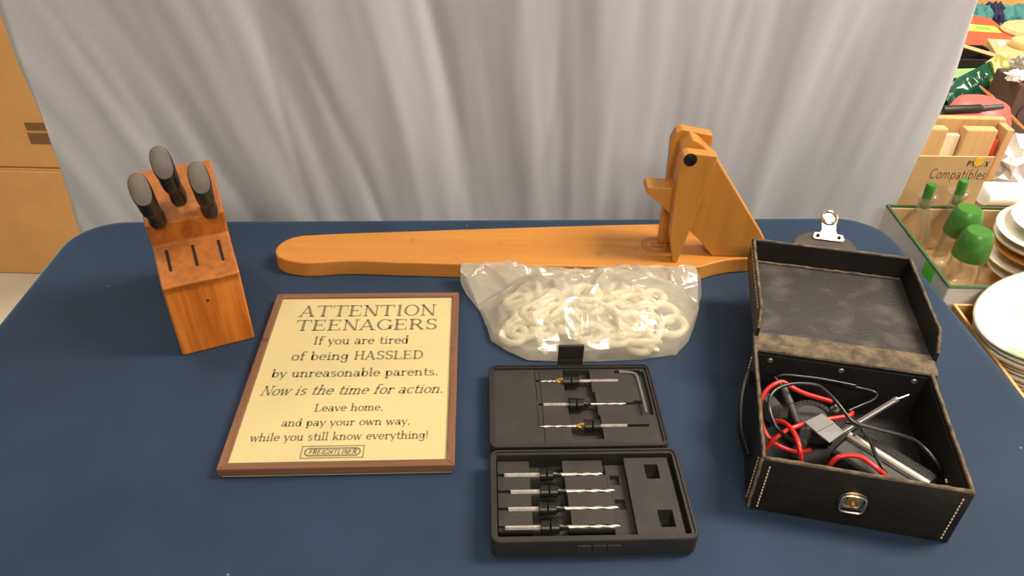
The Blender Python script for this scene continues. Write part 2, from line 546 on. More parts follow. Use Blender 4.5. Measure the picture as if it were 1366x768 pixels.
def glyph(ch, p):
    """draws ch with pen p, returns its advance"""
    V, H, A, L, S = p.V, p.H, p.A, p.line, p.ser
    if ch == ' ': return 0.38
    if ch == 'A': L(.08, 0, .42, 1, TN); L(.40, 1, .76, 0, TK); H(.2, .62, .32); S(.08, .03, .28); S(.77, .03, .32); return .92
    if ch == 'T': V(.42, 0, 1, 'b'); H(0, .84, .965, .07); V(.02, .76, .98, '', .05); V(.82, .76, .98, '', .05); return .90
    if ch == 'E': V(.16, 0, 1, 'tb'); H(.02, .68, .965, .06); H(.02, .72, .035, .06); H(.16, .52, .52); V(.67, .78, .98, '', .05); V(.71, .02, .25, '', .05); V(.52, .42, .62, '', .05); return .82
    if ch == 'N': V(.15, 0, 1, 'b', TN); L(.12, 1, .74, 0, TK); V(.76, 0, 1, 't', TN); S(.08, .97, .2); return .92
    if ch == 'I': V(.2, 0, 1, 'tb'); return .42
    if ch == 'O': A(.46, .5, .38, .475, 0, 360); return .94
    if ch == 'G': A(.46, .5, .38, .475, 42, 330); V(.80, .06, .42, '', TK); S(.78, .42, .3); V(.77, .72, .98, '', .05); return .96
    if ch == 'R': V(.16, 0, 1, 'tb'); H(.02, .45, .965); A(.44, .735, .20, .235, -90, 90); H(.16, .45, .5); L(.42, .5, .74, .02, TK); S(.78, .03, .22); return .90
    if ch == 'S': A(.34, .745, .23, .235, 25, 270); A(.34, .265, .25, .24, 90, -155); V(.59, .72, .98, '', .05); V(.08, .02, .28, '', .05); return .70
    if ch == 'H': V(.16, 0, 1, 'tb'); V(.72, 0, 1, 'tb'); H(.16, .72, .5); return .90
    if ch == 'L': V(.16, 0, 1, 'tb'); H(.02, .68, .035, .06); V(.67, .02, .28, '', .05); return .76
    if ch == 'D': V(.16, 0, 1, 'tb'); H(.02, .44, .965); H(.02, .44, .035); A(.42, .5, .36, .465, -90, 90); return .90
    if ch == 'F': V(.16, 0, 1, 'tb'); H(.02, .68, .965, .06); H(.16, .52, .52); V(.67, .76, .98, '', .05); V(.52, .42, .62, '', .05); return .76
    if ch == 'P': V(.16, 0, 1, 'tb'); H(.02, .45, .965); A(.44, .72, .20, .245, -90, 90); H(.16, .45, .475); return .78
    if ch == 'Y': L(.05, 1, .40, .45, TK); L(.76, 1, .40, .45, TN); V(.40, 0, .46, 'b'); S(.06, .97, .26); S(.76, .97, .26); return .82
    if ch == 'X': L(.06, 1, .72, 0, TK); L(.72, 1, .06, 0, TN); return .80
    if ch == 'C': A(.46, .5, .38, .475, 45, 315); return .86
    if ch == 'a': A(.29, .46, .20, .17, 0, 155); V(.49, .06, .48); A(.26, .19, .19, .165, 0, 360); A(.58, .10, .09, .08, 180, 300); return .66
    if ch == 'b': V(.14, 0, 1.04, 'l'); A(.36, .32, .22, .295, -180, 180); return .68
    if ch == 'c': A(.33, .32, .25, .295, 40, 320); return .60
    if ch == 'd': V(.52, 0, 1.04, 'l'); A(.30, .32, .22, .295, 0, 360); S(.58, .03, .14); return .70
    if ch == 'e': A(.32, .32, .25, .295, 0, 318); H(.08, .60, .345); return .64
    if ch == 'f': V(.20, 0, .85, 'b'); A(.38, .85, .18, .17, 35, 180); H(.04, .46, .61); return .46
    if ch == 'g': A(.30, .36, .22, .25, 0, 360); V(.53, -.1, .60, '', TK * .8); A(.31, -.1, .22, .18, 180, 360); S(.58, .60, .14); return .68
    if ch == 'h': V(.14, 0, 1.04, 'bl'); A(.36, .40, .20, .21, 0, 170); V(.56, 0, .42, 'b'); return .74
    if ch == 'i': V(.16, 0, .63, 'bl'); L(.10, .86, .22, .86, .12); return .34
    if ch == 'k': V(.14, 0, 1.04, 'bl'); L(.16, .24, .52, .61, TN); L(.28, .38, .56, .02, TK); S(.56, .60, .2); S(.58, .03, .2); return .70
    if ch == 'l': V(.16, 0, 1.04, 'bl'); return .34
    if ch == 'm':
        V(.14, 0, .63, 'bl'); A(.34, .40, .18, .21, 0, 170); V(.52, 0, .42, 'b'); A(.72, .40, .18, .21, 0, 170); V(.90, 0, .42, 'b'); return 1.08
    if ch == 'n': V(.14, 0, .63, 'bl'); A(.36, .40, .20, .21, 0, 170); V(.56, 0, .42, 'b'); return .74
    if ch == 'o': A(.33, .32, .26, .295, 0, 360); return .66
    if ch == 'p': V(.14, -.3, .63, 'bl'); A(.36, .32, .22, .295, -180, 180); return .68
    if ch == 'r': V(.16, 0, .63, 'bl'); A(.36, .40, .19, .20, 40, 170); L(.46, .53, .52, .53, .11); return .54
    if ch == 's': A(.27, .475, .17, .14, 25, 270); A(.27, .165, .18, .14, 90, -155); return .54
    if ch == 't': V(.20, .14, .88); H(.04, .44, .61); A(.34, .14, .14, .115, 180, 330); return .46
    if ch == 'u': V(.14, .22, .63, 'l'); A(.34, .24, .20, .21, 180, 350); V(.54, 0, .63, 'l'); S(.60, .03, .14); return .72
    if ch == 'v': L(.06, .63, .30, 0, TK); L(.54, .63, .30, 0, TN); S(.08, .60, .22); S(.54, .60, .2); return .62
    if ch == 'w': L(.06, .63, .26, 0, TK); L(.44, .63, .26, 0, TN); L(.44, .63, .64, 0, TK); L(.84, .63, .64, 0, TN); S(.08, .60, .22); S(.84, .60, .2); return .92
    if ch == 'y': L(.06, .63, .31, .02, TK); L(.55, .63, .20, -.28, TN); S(.08, .60, .22); S(.55, .60, .2); L(.10, -.26, .20, -.26, .10); return .62
    if ch == '.': L(.07, .07, .21, .07, .14); return .30
    if ch == ',': L(.07, .07, .21, .07, .14); L(.19, .06, .10, -.16, .06); return .30
    if ch == '!': L(.15, 1, .15, .28, .11); L(.08, .07, .22, .07, .14); return .32
    return .4


def lettering(mb, text, x0, x1, y, h, X, shear=0.0, serif=True, z=0.0, weight=None, cap_over_width=True):
    """text from x0 to x1 on baseline y, cap height h, on the plane given by X"""
    global TK, TN
    keep = (TK, TN)
    if weight: TK, TN = weight
    pens, adv = [], 0.0
    for ch in text:
        p = Pen(serif)
        w = glyph(ch, p)
        pens.append((p, adv)); adv += w + 0.045
    adv -= 0.045
    sx = (x1 - x0) / adv
    TK, TN = keep
    for p, a in pens:
        for Lp, Rp in p.q:
            n = len(Lp)
            pts = [(x0 + (q.x + a + shear * q.y) * sx, y + q.y * h, z) for q in list(Lp) + list(Rp)]
            f = [(i, i + 1, n + i + 1, n + i) for i in range(n - 1)]
            mb.add(pts, f, X)
    return mb


# ------------------------------------------------------------------ the room
struct(MB().box(-4.5, 5, -2.5, 4.6, -0.05, 0).build('floor', M['floor']))
struct(MB().box(-4.5, 5, 4.6, 4.7, 0, 2.8).build('wall_back', M['wall']))
struct(MB().box(-4.6, -4.5, -2.5, 4.6, 0, 2.8).build('wall_left', M['wall']))
struct(MB().box(5, 5.1, -2.5, 4.6, 0, 2.8).build('wall_right', M['wall']))
struct(MB().box(-4.6, 5.1, -2.5, 4.7, 2.8, 2.85).build('ceiling', M['ceil']))
for lx, ly in ((0.20, -1.40), (1.55, 0.75), (-1.6, 1.3), (0.2, 2.6)):
    t = empty('ceiling_light', (lx, ly, 2.8))
    tag(t, 'long flat lamp on the ceiling above the sale tables', 'ceiling light', 'ceiling lights')
    MB().loft([lift(rrect(-.66, .66, -.3, .3, .02, 3), 0), lift(rrect(-.64, .64, -.28, .28, .02, 3), -.10)]).build('housing', M['white'], t)
    MB().box(-.61, .61, -.26, .26, -.115, -.101).build('diffuser', M['lamp'], t)

# ------------------------------------------------------------------ navy table
YAW = rad(3.07)
tx, ty = -0.022, 0.672            # centre of the table
troot = empty('folding_table', (tx, ty, 0), YAW)
tag(troot, 'folding table hidden under the navy cloth', 'table')
MB().prism(rrect(-.598, .598, -.318, .318, .05), .715, .744).build('tabletop', M['tabletop'], troot, bevel=.004)
for sx in (-1, 1):
    for sy in (-1, 1):
        MB().tube([(sx * .50, sy * .25, 0), (sx * .50, sy * .25, .715)], .014, 10).build('leg', M['grey_metal'], troot, smooth=True)
cl = MB()
HX, HY = .6105, .330
loops = []
for ins, z in ((.016, .750), (.008, .7493), (.003, .7465), (0, .742), (-.001, .735), (-.002, .70)):
    loops.append([Vector((x, y, z)) for x, y in rrect(-HX + ins, HX - ins, -HY + ins, HY - ins, .072 - ins, 16)])
base = rrect(-HX, HX, -HY, HY, .072, 16)
# drape down to the floor with soft flutes; resample the outline finely
def resample(poly, n):
    P = [Vector(p) for p in poly]; N = len(P)
    L = [(P[(i + 1) % N] - P[i]).length for i in range(N)]
    T = sum(L); out = []
    i, acc = 0, 0.0
    for k in range(n):
        d = T * k / n
        while acc + L[i] < d: acc += L[i]; i += 1
        out.append(P[i].lerp(P[(i + 1) % N], (d - acc) / L[i]))
    return out
NP = 360
rs = resample(base, NP)
def inset_loop(off, z, amp):
    o = []
    for k in range(NP):
        d = rs[(k + 1) % NP] - rs[k - 1]
        n = Vector((d.y, -d.x)).normalized()
        w = amp * (0.6 * math.sin(k * 0.21) + 0.4 * math.sin(k * 0.37 + 1.3))
        q = rs[k] + n * (off + w)
        o.append((q.x, q.y, z))
    return o
cl.loft([inset_loop(o_, z_, a_) for o_, z_, a_ in ((-.016, .750, 0), (-.008, .7493, 0), (-.003, .7465, 0), (0, .742, 0), (.001, .730, 0), (.003, .68, .001), (.008, .5, .005), (.014, .25, .009), (.018, .015, .012))], cap0=True, cap1=False)
cloth = cl.build('tablecloth', M['navy'], smooth='all')
cloth.location = (tx, ty, 0); cloth.rotation_euler = (0, 0, YAW)
cloth.data.polygons[-1].use_smooth = False
for p in cloth.data.polygons:
    if len(p.vertices) > 10: p.use_smooth = False
tag(cloth, 'navy blue fitted tablecloth covering the table under the sale items', 'tablecloth')

# ------------------------------------------------------------------ grey sheet hung behind
cu = MB()
nx, nz = 260, 120
cx0, cx1 = -.713, .657
def fold(x, z):
    k = 0.42 - 0.62 * min(1.0, max(0.0, (x + .70) / 1.30))        # creases fan from the top corners
    zr = z - 0.85
    q = x + k * zr
    n1 = noise.noise(Vector((q * 3.2, zr * 0.5, 1.7)))
    n2 = noise.noise(Vector((q * 8.5, zr * 1.1, 5.1)))
    n3 = noise.noise(Vector((q * 21 + .6 * n2, zr * 2.0, 9.4)))
    n4 = noise.noise(Vector((q * 46, zr * 5.0, 2.2)))
    rg = 1.0 - abs(noise.noise(Vector((q * 6.5 + 3, zr * 0.9, 7.7)))) * 2.2
    y = 0.020 * n1 + 0.0105 * n2 + 0.0050 * n3 + 0.0020 * n4 + 0.0045 * max(0, rg) ** 4
    w = min(1, max(0, (x - .15) / .4))
    y += 0.010 * w * math.sin((x - 0.30 * zr) * 30 + 1.2 * n2)
    return y
V = []
for j in range(nz + 1):
    z = 0.03 + 2.02 * j / nz
    for i in range(nx + 1):
        u = i / nx
        x = cx0 + (cx1 - cx0) * u
        edge = 0.004 * math.sin(z * 17 + u * 5)
        yy = 1.104 + 0.052 * x + fold(x, z)
        V.append((x + (edge if u in (0, 1) else 0), yy, z))
Fq = []
for j in range(nz):
    for i in range(nx):
        a = j * (nx + 1) + i
        Fq.append((a, a + 1, a + nx + 2, a + nx + 1))
cu.add(V, Fq)
cur = cu.build('curtain', M['curtain'], smooth='all')
so = cur.modifiers.new('solid', 'SOLIDIFY'); so.thickness = 0.0012
tag(cur, 'plain grey cloth sheet hanging as a backdrop behind the navy table', 'curtain')
rail = empty('backdrop_stand', (0, 1.10, 0))
tag(rail, 'slim grey stand carrying the grey backdrop sheet', 'stand')
MB().tube([(-.74, -.04, 2.075), (.655, .032, 2.075)], .008, 10).build('crossbar', M['grey_metal'], rail, smooth=True)
for x, y in ((-.50, .06), (.45, .09)):
    MB().tube([(x, y, 0), (x, y, 2.05), (x, y - .075, 2.075)], .010, 10).build('upright', M['grey_metal'], rail, smooth=True)

# ------------------------------------------------------------------ cartons on the floor, left
def carton(name, x0, x1, y0, y1, z0, z1, label, marks):
    t = empty(name, ((x0 + x1) / 2, (y0 + y1) / 2, z0))
    tag(t, label, 'box', 'cartons stacked on the floor')
    w, d, h = (x1 - x0) / 2, (y1 - y0) / 2, z1 - z0
    MB().box(-w, w, -d, d, 0, h).build('carton_body', M['card'], t, bevel=.006, seg=2)
    f = MB()
    f.box(-w + .002, -.002, -d + .002, d - .002, h, h + .004); f.box(.002, w - .002, -d + .002, d - .002, h, h + .004)
    f.build('top_flap', M['card'], t)
    if marks:
        k = MB()
        for a, b, c, e in marks: k.box(a, b, -d - .0012, -d - .0002, c, e)
        k.build('printed_mark', M['card_dk'], t)
    return t
YB = 1.86
carton('cardboard_box', -1.95, -1.16, YB, YB + .5, 0, .352, 'brown cardboard box on the floor, bottom of the stack left of the grey sheet', None)
m0, m1, m2, m3 = aty(32, 167, YB), aty(60, 175, YB), aty(36, 180, YB), aty(62, 193, YB)
ox, oz = -1.55, .358
carton('cardboard_box', -1.95, -1.15, YB + .004, YB + .5, .358, .80, 'brown cardboard box with dark printed patches, top of the stack left of the grey sheet',
       [(m0.x - ox, m0.x - ox + .10, m1.z - oz, m1.z - oz + .022), (m2.x - ox, m2.x - ox + .10, m3.z - oz, m3.z - oz + .032)])

# ------------------------------------------------------------------ knife block
BK = Vector((-0.3483, 0.6863, 0.75))
BYAW = rad(25.5)
kb = empty('knife_block', BK, BYAW)
tag(kb, 'reddish stained wooden knife block with stepped slots, at the left of the navy table', 'knife block')
HW = .0415
prof = [(.0, 0), (.0, .0907), (-.0049, .1012), (.0473, .1255), (.0309, .1607), (.1013, .1937), (.1917, 0)]
XYZ = Matrix(((0, 0, 1, 0), (1, 0, 0, 0), (0, 1, 0, 0), (0, 0, 0, 1)))   # (y,z,x) polygon to world axes
bodym = MB().prism(prof, -HW, HW, XYZ)
body = bodym.build('block_body', [M['block'], M['block_end']], kb, bevel=.0028, seg=3, angle=20)
for p in body.data.polygons:
    c = p.center
    if p.normal.z > 0.8 and c.z > .05: p.material_index = 1
def tier_pt(k, s, x):
    a, b = (prof[2], prof[3]) if k == 0 else (prof[4], prof[5])
    return Vector((x, a[0] + (b[0] - a[0]) * s, a[1] + (b[1] - a[1]) * s))
tdir = (Vector((0, prof[3][0], prof[3][1])) - Vector((0, prof[2][0], prof[2][1]))).normalized()
AX = Vector((0, -tdir.z, tdir.y))                 # knife axis: up and towards the viewer
TM = Matrix((Vector((1, 0, 0)), tdir, AX)).transposed().to_4x4()
sl = MB()
for x in (-.028, .0, .028):
    X = Matrix.Translation(tier_pt(0, .60, x) + AX * .0002) @ TM
    sl.loft([lift(rrect(-.0016, .0016, -.0145, .0145, .0012, 3), -.002), lift(rrect(-.0016, .0016, -.0145, .0145, .0012, 3), .0004)], X=X)
sl.build('knife_slot', M['slot'], kb)
nh = MB()
nh.lathe([(0, 0), (.0016, 0), (.0016, .0003), (0, .0003)], 14, Matrix.Translation((.001, 0, .070)) @ Matrix.Rotation(rad(90), 4, 'X'))
nh.build('nail_hole', M['slot'], kb)
KW = Matrix.Translation(BK) @ Matrix.Rotation(BYAW, 4, 'Z')
knife_specs = [(-.0265, .04, 0.0, .074, 'black handled knife in the left slot of the wooden block', -0.09),
               (.0, .24, .012, .080, 'black handled knife standing proud in the middle slot of the block, bare blade showing', -0.09),
               (.0270, .04, 0.0, .077, 'black handled knife in the right slot of the wooden block', -0.04)]
for x, s, lift_, ln, lab, lean in knife_specs:
    p = tier_pt(1, s, x) + AX * lift_
    kn = empty('kitchen_knife', (0, 0, 0))
    tag(kn, lab, 'knife', 'knives in the wooden block')
    place(kn, KW @ Matrix.Translation(p) @ TM @ Matrix.Rotation(rad(7), 4, 'X') @ Matrix.Rotation(lean, 4, 'Y'))
    # local: z along handle, y = broad side of handle (blade plane), x = thickness
    lp = []
    st = [(.000, .0050, .0062, 0), (.004, .0064, .0086, 0), (.014, .0072, .0098, .0), (.026, .0066, .0084, .0010), (.040, .0066, .0084, .0014),
          (.054, .0074, .0108, -.0014), (.066, .0078, .0112, -.0016), (.080, .0080, .0104, .0002), (.092, .0084, .0114, .0008)]
    k_ = ln / .112
    def ring(z, a, b, oy, tilt=0.0):
        o = []
        for q in range(28):
            t = 2 * math.pi * q / 28
            cx_, cy_ = math.cos(t), math.sin(t)
            ex = abs(cx_) ** .8 * (1 if cx_ > 0 else -1); ey = abs(cy_) ** .8 * (1 if cy_ > 0 else -1)
            o.append((a * ex, oy + b * ey, z * k_ + tilt * (b * ey)))
        return o
    st = [(z, a * 1.24, b * 1.20, oy) for z, a, b, oy in st]
    for z, a, b, oy in st: lp.append(ring(z, a, b, oy))
    TL = 0.75
    lp.append(ring(.1030, .0105, .0142, .0008, TL))
    lp.append(ring(.1060, .0098, .0134, .0008, TL))
    MB().loft(lp).build('handle', M['handle'], kn, smooth=50)
    MB().loft([ring(.1060, .0096, .0132, .0008, TL), ring(.1072, .0088, .0122, .0008, TL)]).build('butt_cap', M['handle_cap'], kn, smooth=50)
    bl = MB()
    bl.loft([[(-.0009, .001, -.045), (.0009, .001, -.045), (.0009, .0065, -.045), (-.0009, .0065, -.045)],
             [(-.0011, -.0020, .001), (.0011, -.0020, .001), (.0011, .0065, .001), (-.0011, .0065, .001)]])
    bl.build('blade', M['steel'], kn)

# ------------------------------------------------------------------ framed sign
SP = Vector((-0.1770, 0.6401, 0.75)); SYAW = rad(3.1)
sg = empty('framed_sign', SP, SYAW)
tag(sg, 'yellowed ATTENTION TEENAGERS sign in a thin walnut frame lying on navy cloth', 'framed sign')
OW, OH, FWD = .1165, .1440, .0085
for nm, poly, mm in (('frame_rail', [(-OW, OH), (-OW + FWD, OH - FWD), (OW - FWD, OH - FWD), (OW, OH)], M['frame_h']),
                     ('frame_rail', [(-OW, -OH), (OW, -OH), (OW - FWD, -OH + FWD), (-OW + FWD, -OH + FWD)], M['frame_h']),
                     ('frame_stile', [(-OW, -OH), (-OW + FWD, -OH + FWD), (-OW + FWD, OH - FWD), (-OW, OH)], M['frame']),
                     ('frame_stile', [(OW, -OH), (OW, OH), (OW - FWD, OH - FWD), (OW - FWD, -OH + FWD)], M['frame'])):
    MB().prism(poly, .0025, .0135).build(nm, mm, sg, bevel=.0013, seg=2, angle=50)
MB().box(-OW + .003, OW - .003, -OH + .002, OH - .003, 0, .0024).build('backing_board', M['backing'], sg)
MB().box(-OW + FWD - .001, OW - FWD + .001, -OH + FWD - .001, OH - FWD + .001, .0024, .0105).build('printed_panel', M['paper'], sg)
tm = MB()
I4 = Matrix.Translation((0, 0, .0108))
rows = [('ATTENTION', -.0828, .0868, .1000, .0222, 0), ('TEENAGERS', -.0827, .0897, .0726, .0206, 0),
        ('If you are tired', -.0564, .0563, .0465, .0146, 0), ('of being HASSLED', -.0770, .0753, .0189, .0146, 0),
        ('by unreasonable parents,', -.0936, .0938, -.0095, .0134, 0), ('Now is the time for action.', -.0998, .1000, -.0381, .0148, .28),
        ('Leave home,', -.0365, .0370, -.0636, .0112, 0), ('and pay your own way,', -.0674, .0673, -.0847, .0108, 0),
        ('while you still know everything!', -.0951, .0872, -.1048, .0110, 0)]
for txt, a, b, y, h, sh in rows:
    big = h > .02
    lettering(tm, txt, a + .0015, b + .0015, y - .001, h, I4, sh, weight=(.145, .068) if big else (.165, .085))
# maker's badge
def badge_outline(mb, a, b, c, d, w):
    mb.box(a, b, c, c + w, 0, .0002, I4); mb.box(a, b, d - w, d, 0, .0002, I4)
    mb.box(a, a + w, c, d, 0, .0002, I4); mb.box(b - w, b, c, d, 0, .0002, I4)
badge_outline(tm, -.0385, .0245, -.1298, -.1135, .0008)
pill = rrect(-.0355, .0215, -.1272, -.1160, .0055, 6); pin = rrect(-.0337, .0197, -.1256, -.1176, .0039, 6)
n = len(pill)
tm.add(lift(pill, 0.0001) + lift(pin, 0.0001), [(i, (i + 1) % n, n + (i + 1) % n, n + i) for i in range(n)], I4)
lettering(tm, 'FREIGHTLINER', -.0310, .0172, -.1248, .0064, I4, .25, serif=False, weight=(.22, .17), z=.0002)
tm.build('lettering', M['ink'], sg)

# ------------------------------------------------------------------ wooden clamp on a long plank (lacing pony)
PZ = .75
pn = empty('lacing_pony', (0, .88, PZ), 0)
tag(pn, 'honey coloured wooden clamp on a long round-ended plank at the back of the table', 'wooden clamp')
TH = .024
_e = [at(u, v, PZ + TH) for u, v in ((368.5, 339), (375.5, 344.2), (386, 347.2), (397, 348.8), (413.7, 350))]
_f = [at(u, v, PZ + TH) for u, v in ((413.7, 313), (403, 313.8), (386, 317.6), (373, 325), (367.6, 332))]
rawp = [(q.x, q.y) for q in _e] + [(-.22, .8415), (-.15, .8405), (-.044, .8398), (.10, .8412), (.20, .8425), (.246, .8445), (.262, .8505), (.276, .8575), (.295, .8642),
        (.312, .8675), (.326, .870), (.337, .878), (.342, .893), (.342, .912), (.338, .930), (.328, .943), (.31, .951), (.27, .957), (.2229, .9555), (.10, .945),
        (-.048, .930), (-.15, .919), (-.24, .9095)] + [(q.x, q.y) for q in _f]
poly = [(p.x, p.y - .88) for p in spline([(x, y, 0) for x, y in rawp], 4, True)]
MB().prism(poly, 0, TH).build('base_plank', M['pony'], pn, bevel=.0025, seg=3, angle=50)
# ink stamp burnt into the plank
sc = at(876, 327, PZ + TH); sc = (sc.x, sc.y - .88)
st = MB()
for r0, r1 in ((.0205, .0215), (.0140, .0146)):
    k = 40
    a_ = [(sc[0] + r0 * math.cos(2 * math.pi * i / k), sc[1] + r0 * math.sin(2 * math.pi * i / k), TH + .0002) for i in range(k)]
    b_ = [(sc[0] + r1 * math.cos(2 * math.pi * i / k), sc[1] + r1 * math.sin(2 * math.pi * i / k), TH + .0002) for i in range(k)]
    st.add(a_ + b_, [(i, (i + 1) % k, k + (i + 1) % k, k + i) for i in range(k)])
for i in range(26):
    t = 2 * math.pi * i / 26
    X = Matrix.Translation((sc[0], sc[1], TH + .0002)) @ Matrix.Rotation(t, 4, 'Z') @ Matrix.Translation((.0173, 0, 0))
    st.add([(-.0016, -.0008, 0), (.0016, -.0008, 0), (.0016, .0006, 0), (-.0016, .0006, 0)], [(0, 1, 2, 3)], X)
for yy in (-.006, -.001, .004):
    st.add([(sc[0] - .009, sc[1] + yy, TH + .0002), (sc[0] + .009, sc[1] + yy, TH + .0002), (sc[0] + .009, sc[1] + yy + .0016, TH + .0002), (sc[0] - .009, sc[1] + yy + .0016, TH + .0002)], [(0, 1, 2, 3)])
st.build('burnt_stamp', mat('burnt_brand', (0.24, 0.085, 0.022), 0.6, var=0.3, var_scale=200), pn)
XZ = Matrix(((1, 0, 0, 0), (0, 0, 1, 0), (0, 1, 0, 0), (0, 0, 0, 1)))    # (x,z,y)
def upright(name, pts, y0, y1):
    P = [(x, z - PZ) for x, z in pts]
    return MB().prism(P, y0 - .88, y1 - .88, XZ).build(name, M['pony_v'], pn, bevel=.0018, seg=2, angle=30)
upright('front_jaw', [(.2168, .7745), (.2235, .7745), (.2270, .796), (.2333, .829), (.2430, .893), (.2488, .919), (.2505, .9335), (.214, .9375), (.2075, .934), (.2045, .925), (.2058, .867), (.2080, .813)], .853, .8695)
upright('back_jaw', [(.205, .7745), (.235, .7745), (.240, .83), (.247, .89), (.2535, .930), (.2525, .940), (.212, .9475), (.205, .943), (.2005, .930), (.2025, .887), (.204, .82)], .900, .917)
upright('wedge_lever', [(.2745, .7745), (.337, .7745), (.343, .7960), (.3400, .8040), (.2540, .922), (.2330, .9405), (.2205, .9475), (.2085, .9330), (.2075, .8780), (.1720, .8790), (.1707, .8715), (.2014, .8450), (.2370, .8136), (.2560, .7960), (.2640, .7850), (.2700, .7790)], .8710, .8985)
bolt = MB()
bc = aty(921, 213, .853)
X = Matrix.Translation((bc.x, .853 - .88, bc.z - PZ)) @ Matrix.Rotation(rad(90), 4, 'X')
bolt.lathe([(0, .0028), (.0060, .0026), (.0080, .0016), (.0085, 0), (.0085, -.002)], 24, X)
bolt.build('pivot_bolt', mat('dark_bolt', (0.03, 0.025, 0.022), 0.35, 0.7, var=0.3), pn, smooth=True)

# ------------------------------------------------------------------ poly bag with plastic ring hooks
bagpoly = [(-.0690, .8325), (-.0239, .8345), (.03, .8300), (.0750, .8255), (.1000, .8235), (.1180, .8300), (.1464, .8350), (.2000, .8358), (.2440, .8365), (.2462, .812), (.2440, .785),
           (.2310, .7469), (.2180, .716), (.1980, .6895), (.155, .6800), (.105, .6755), (.060, .6730), (.0200, .6745), (-.004, .690), (-.0241, .7088), (-.0300, .7340), (-.0400, .765), (-.0560, .795), (-.0680, .812)]
N_S, N_R = 300, 80
rsb = resample(bagpoly, N_S)
cen = Vector((.098, .752))
def bag_h(x, y, t):
    """height of the upper film; t = 0 centre .. 1 rim"""
    q = Vector((x, y, 0))
    mound = .047 * math.exp(-(((x - .105) / .115) ** 4 + ((y - .750) / .072) ** 4))
    mound += .010 * math.exp(-(((x - .16) / .04) ** 2 + ((y - .79) / .03) ** 2))
    back = .029 * max(0.0, min(1.0, (y - .775) / .045))
    h = max(mound, back, .003)
    cr = 0.0
    for sc_, am, sh_ in ((11, .0065, 1.7), (16, .0060, 5.5), (30, .0016, 4.0)):
        w = Vector((x * sc_ + .5 * noise.noise(q * 14), y * sc_ * 1.25 + .5 * noise.noise(q * 14 + Vector((5, 5, 5))), sc_))
        d, _ = noise.voronoi(w, distance_metric='DISTANCE')
        cr += am * max(0.0, 1.0 - (d[1] - d[0]) * sh_) ** 1.3
    cr += .0012 * noise.noise(q * 70)
    return h + cr * min(1, (1 - t) * 6 + .25) * (0.35 + 0.65 * min(1, h / .03))
bg_ = MB()
V = []
for j in range(N_R + 1):
    t = j / N_R
    for k in range(N_S):
        p = cen.lerp(rsb[k], t)
        jit = 0.0
        z = bag_h(p.x, p.y, t)
        if j == N_R:
            z = .0022 + (.027 if p.y > .80 else .027 * max(0, (p.y - .765) / .035)) + .004 * abs(noise.noise(Vector((p.x * 40, p.y * 40, 2))))
            p = p + (rsb[k] - cen).normalized() * .0025 * noise.noise(Vector((p.x * 60, p.y * 60, 4)))
        V.append((p.x, p.y, .75 + z))
Fq = []
for j in range(N_R):
    for k in range(N_S):
        a, b = j * N_S + k, j * N_S + (k + 1) % N_S
        Fq.append((a, b, b + N_S, a + N_S))
bg_.add(V, Fq)
bagroot = empty('plastic_bag', (.098, .752, .75))
tag(bagroot, 'crinkled clear plastic bag of white ring hooks leaning on the plank', 'plastic bag')
up = bg_.build('upper_film', M['bag'], None, smooth='all')
lo_ = MB()
V2 = []
for j in range(6):
    t = j / 5
    for k in range(N_S):
        p = cen.lerp(rsb[k], t)
        z = .0012 + (.027 * max(0, min(1, (p.y - .80) / .03)) if j >= 3 else 0) * (1 if p.y > .80 else 0)
        V2.append((p.x, p.y, .75 + z))
Fq = []
for j in range(5):
    for k in range(N_S):
        a, b = j * N_S + k, j * N_S + (k + 1) % N_S
        Fq.append((a, b, b + N_S, a + N_S))
lo_.add(V2, Fq)
lowf = lo_.build('lower_film', M['bag'], None, smooth='all')
for o in (up, lowf):
    o.parent = bagroot
    o.matrix_parent_inverse = Matrix.Translation((-.098, -.752, -.75))
def hook_mesh(R, stem, rt=.0034):
    m_ = MB()
    k = 28
    m_.tube([(R * math.cos(2 * math.pi * i / k), R * .85 * math.sin(2 * math.pi * i / k), 0) for i in range(k)], rt, 8, closed=True, flat=.8)
    if stem:
        m_.tube(spline([(R * .75, -R * .45, 0), (R * 1.3, -R * .7, 0), (R * 1.3 + stem * .5, -R * .75, 0), (R * 1.3 + stem, -R * .9, 0)], 5), [rt] * 12 + [rt * .95, rt * .8, rt * .6, rt * .35], 8)
    return m_
proto = hook_mesh(.0155, .034, .0045).build('plastic_hook', M['nylon'], smooth='all')
hp = at(820, 459, .757)
proto.location = (hp.x, hp.y, .7690); proto.rotation_euler = (rad(4), rad(2), rad(9))
tag(proto, 'white plastic ring hook with a straight stem lying at the front of the clear bag', 'hook', 'white ring hooks in the clear bag')
p2 = hook_mesh(.016, .03).build('plastic_hook', M['nylon'], smooth='all')
hp = at(766, 430, .775)
p2.location = (hp.x, hp.y, .775); p2.rotation_euler = (rad(38), rad(-12), rad(100))
tag(p2, 'white plastic ring hook standing up on edge in the middle of the clear bag', 'hook', 'white ring hooks in the clear bag')
rnd = random.Random(11)
def inside(x, y):
    return ((x - .105) / .118) ** 4 + ((y - .750) / .068) ** 4
n_in = 0
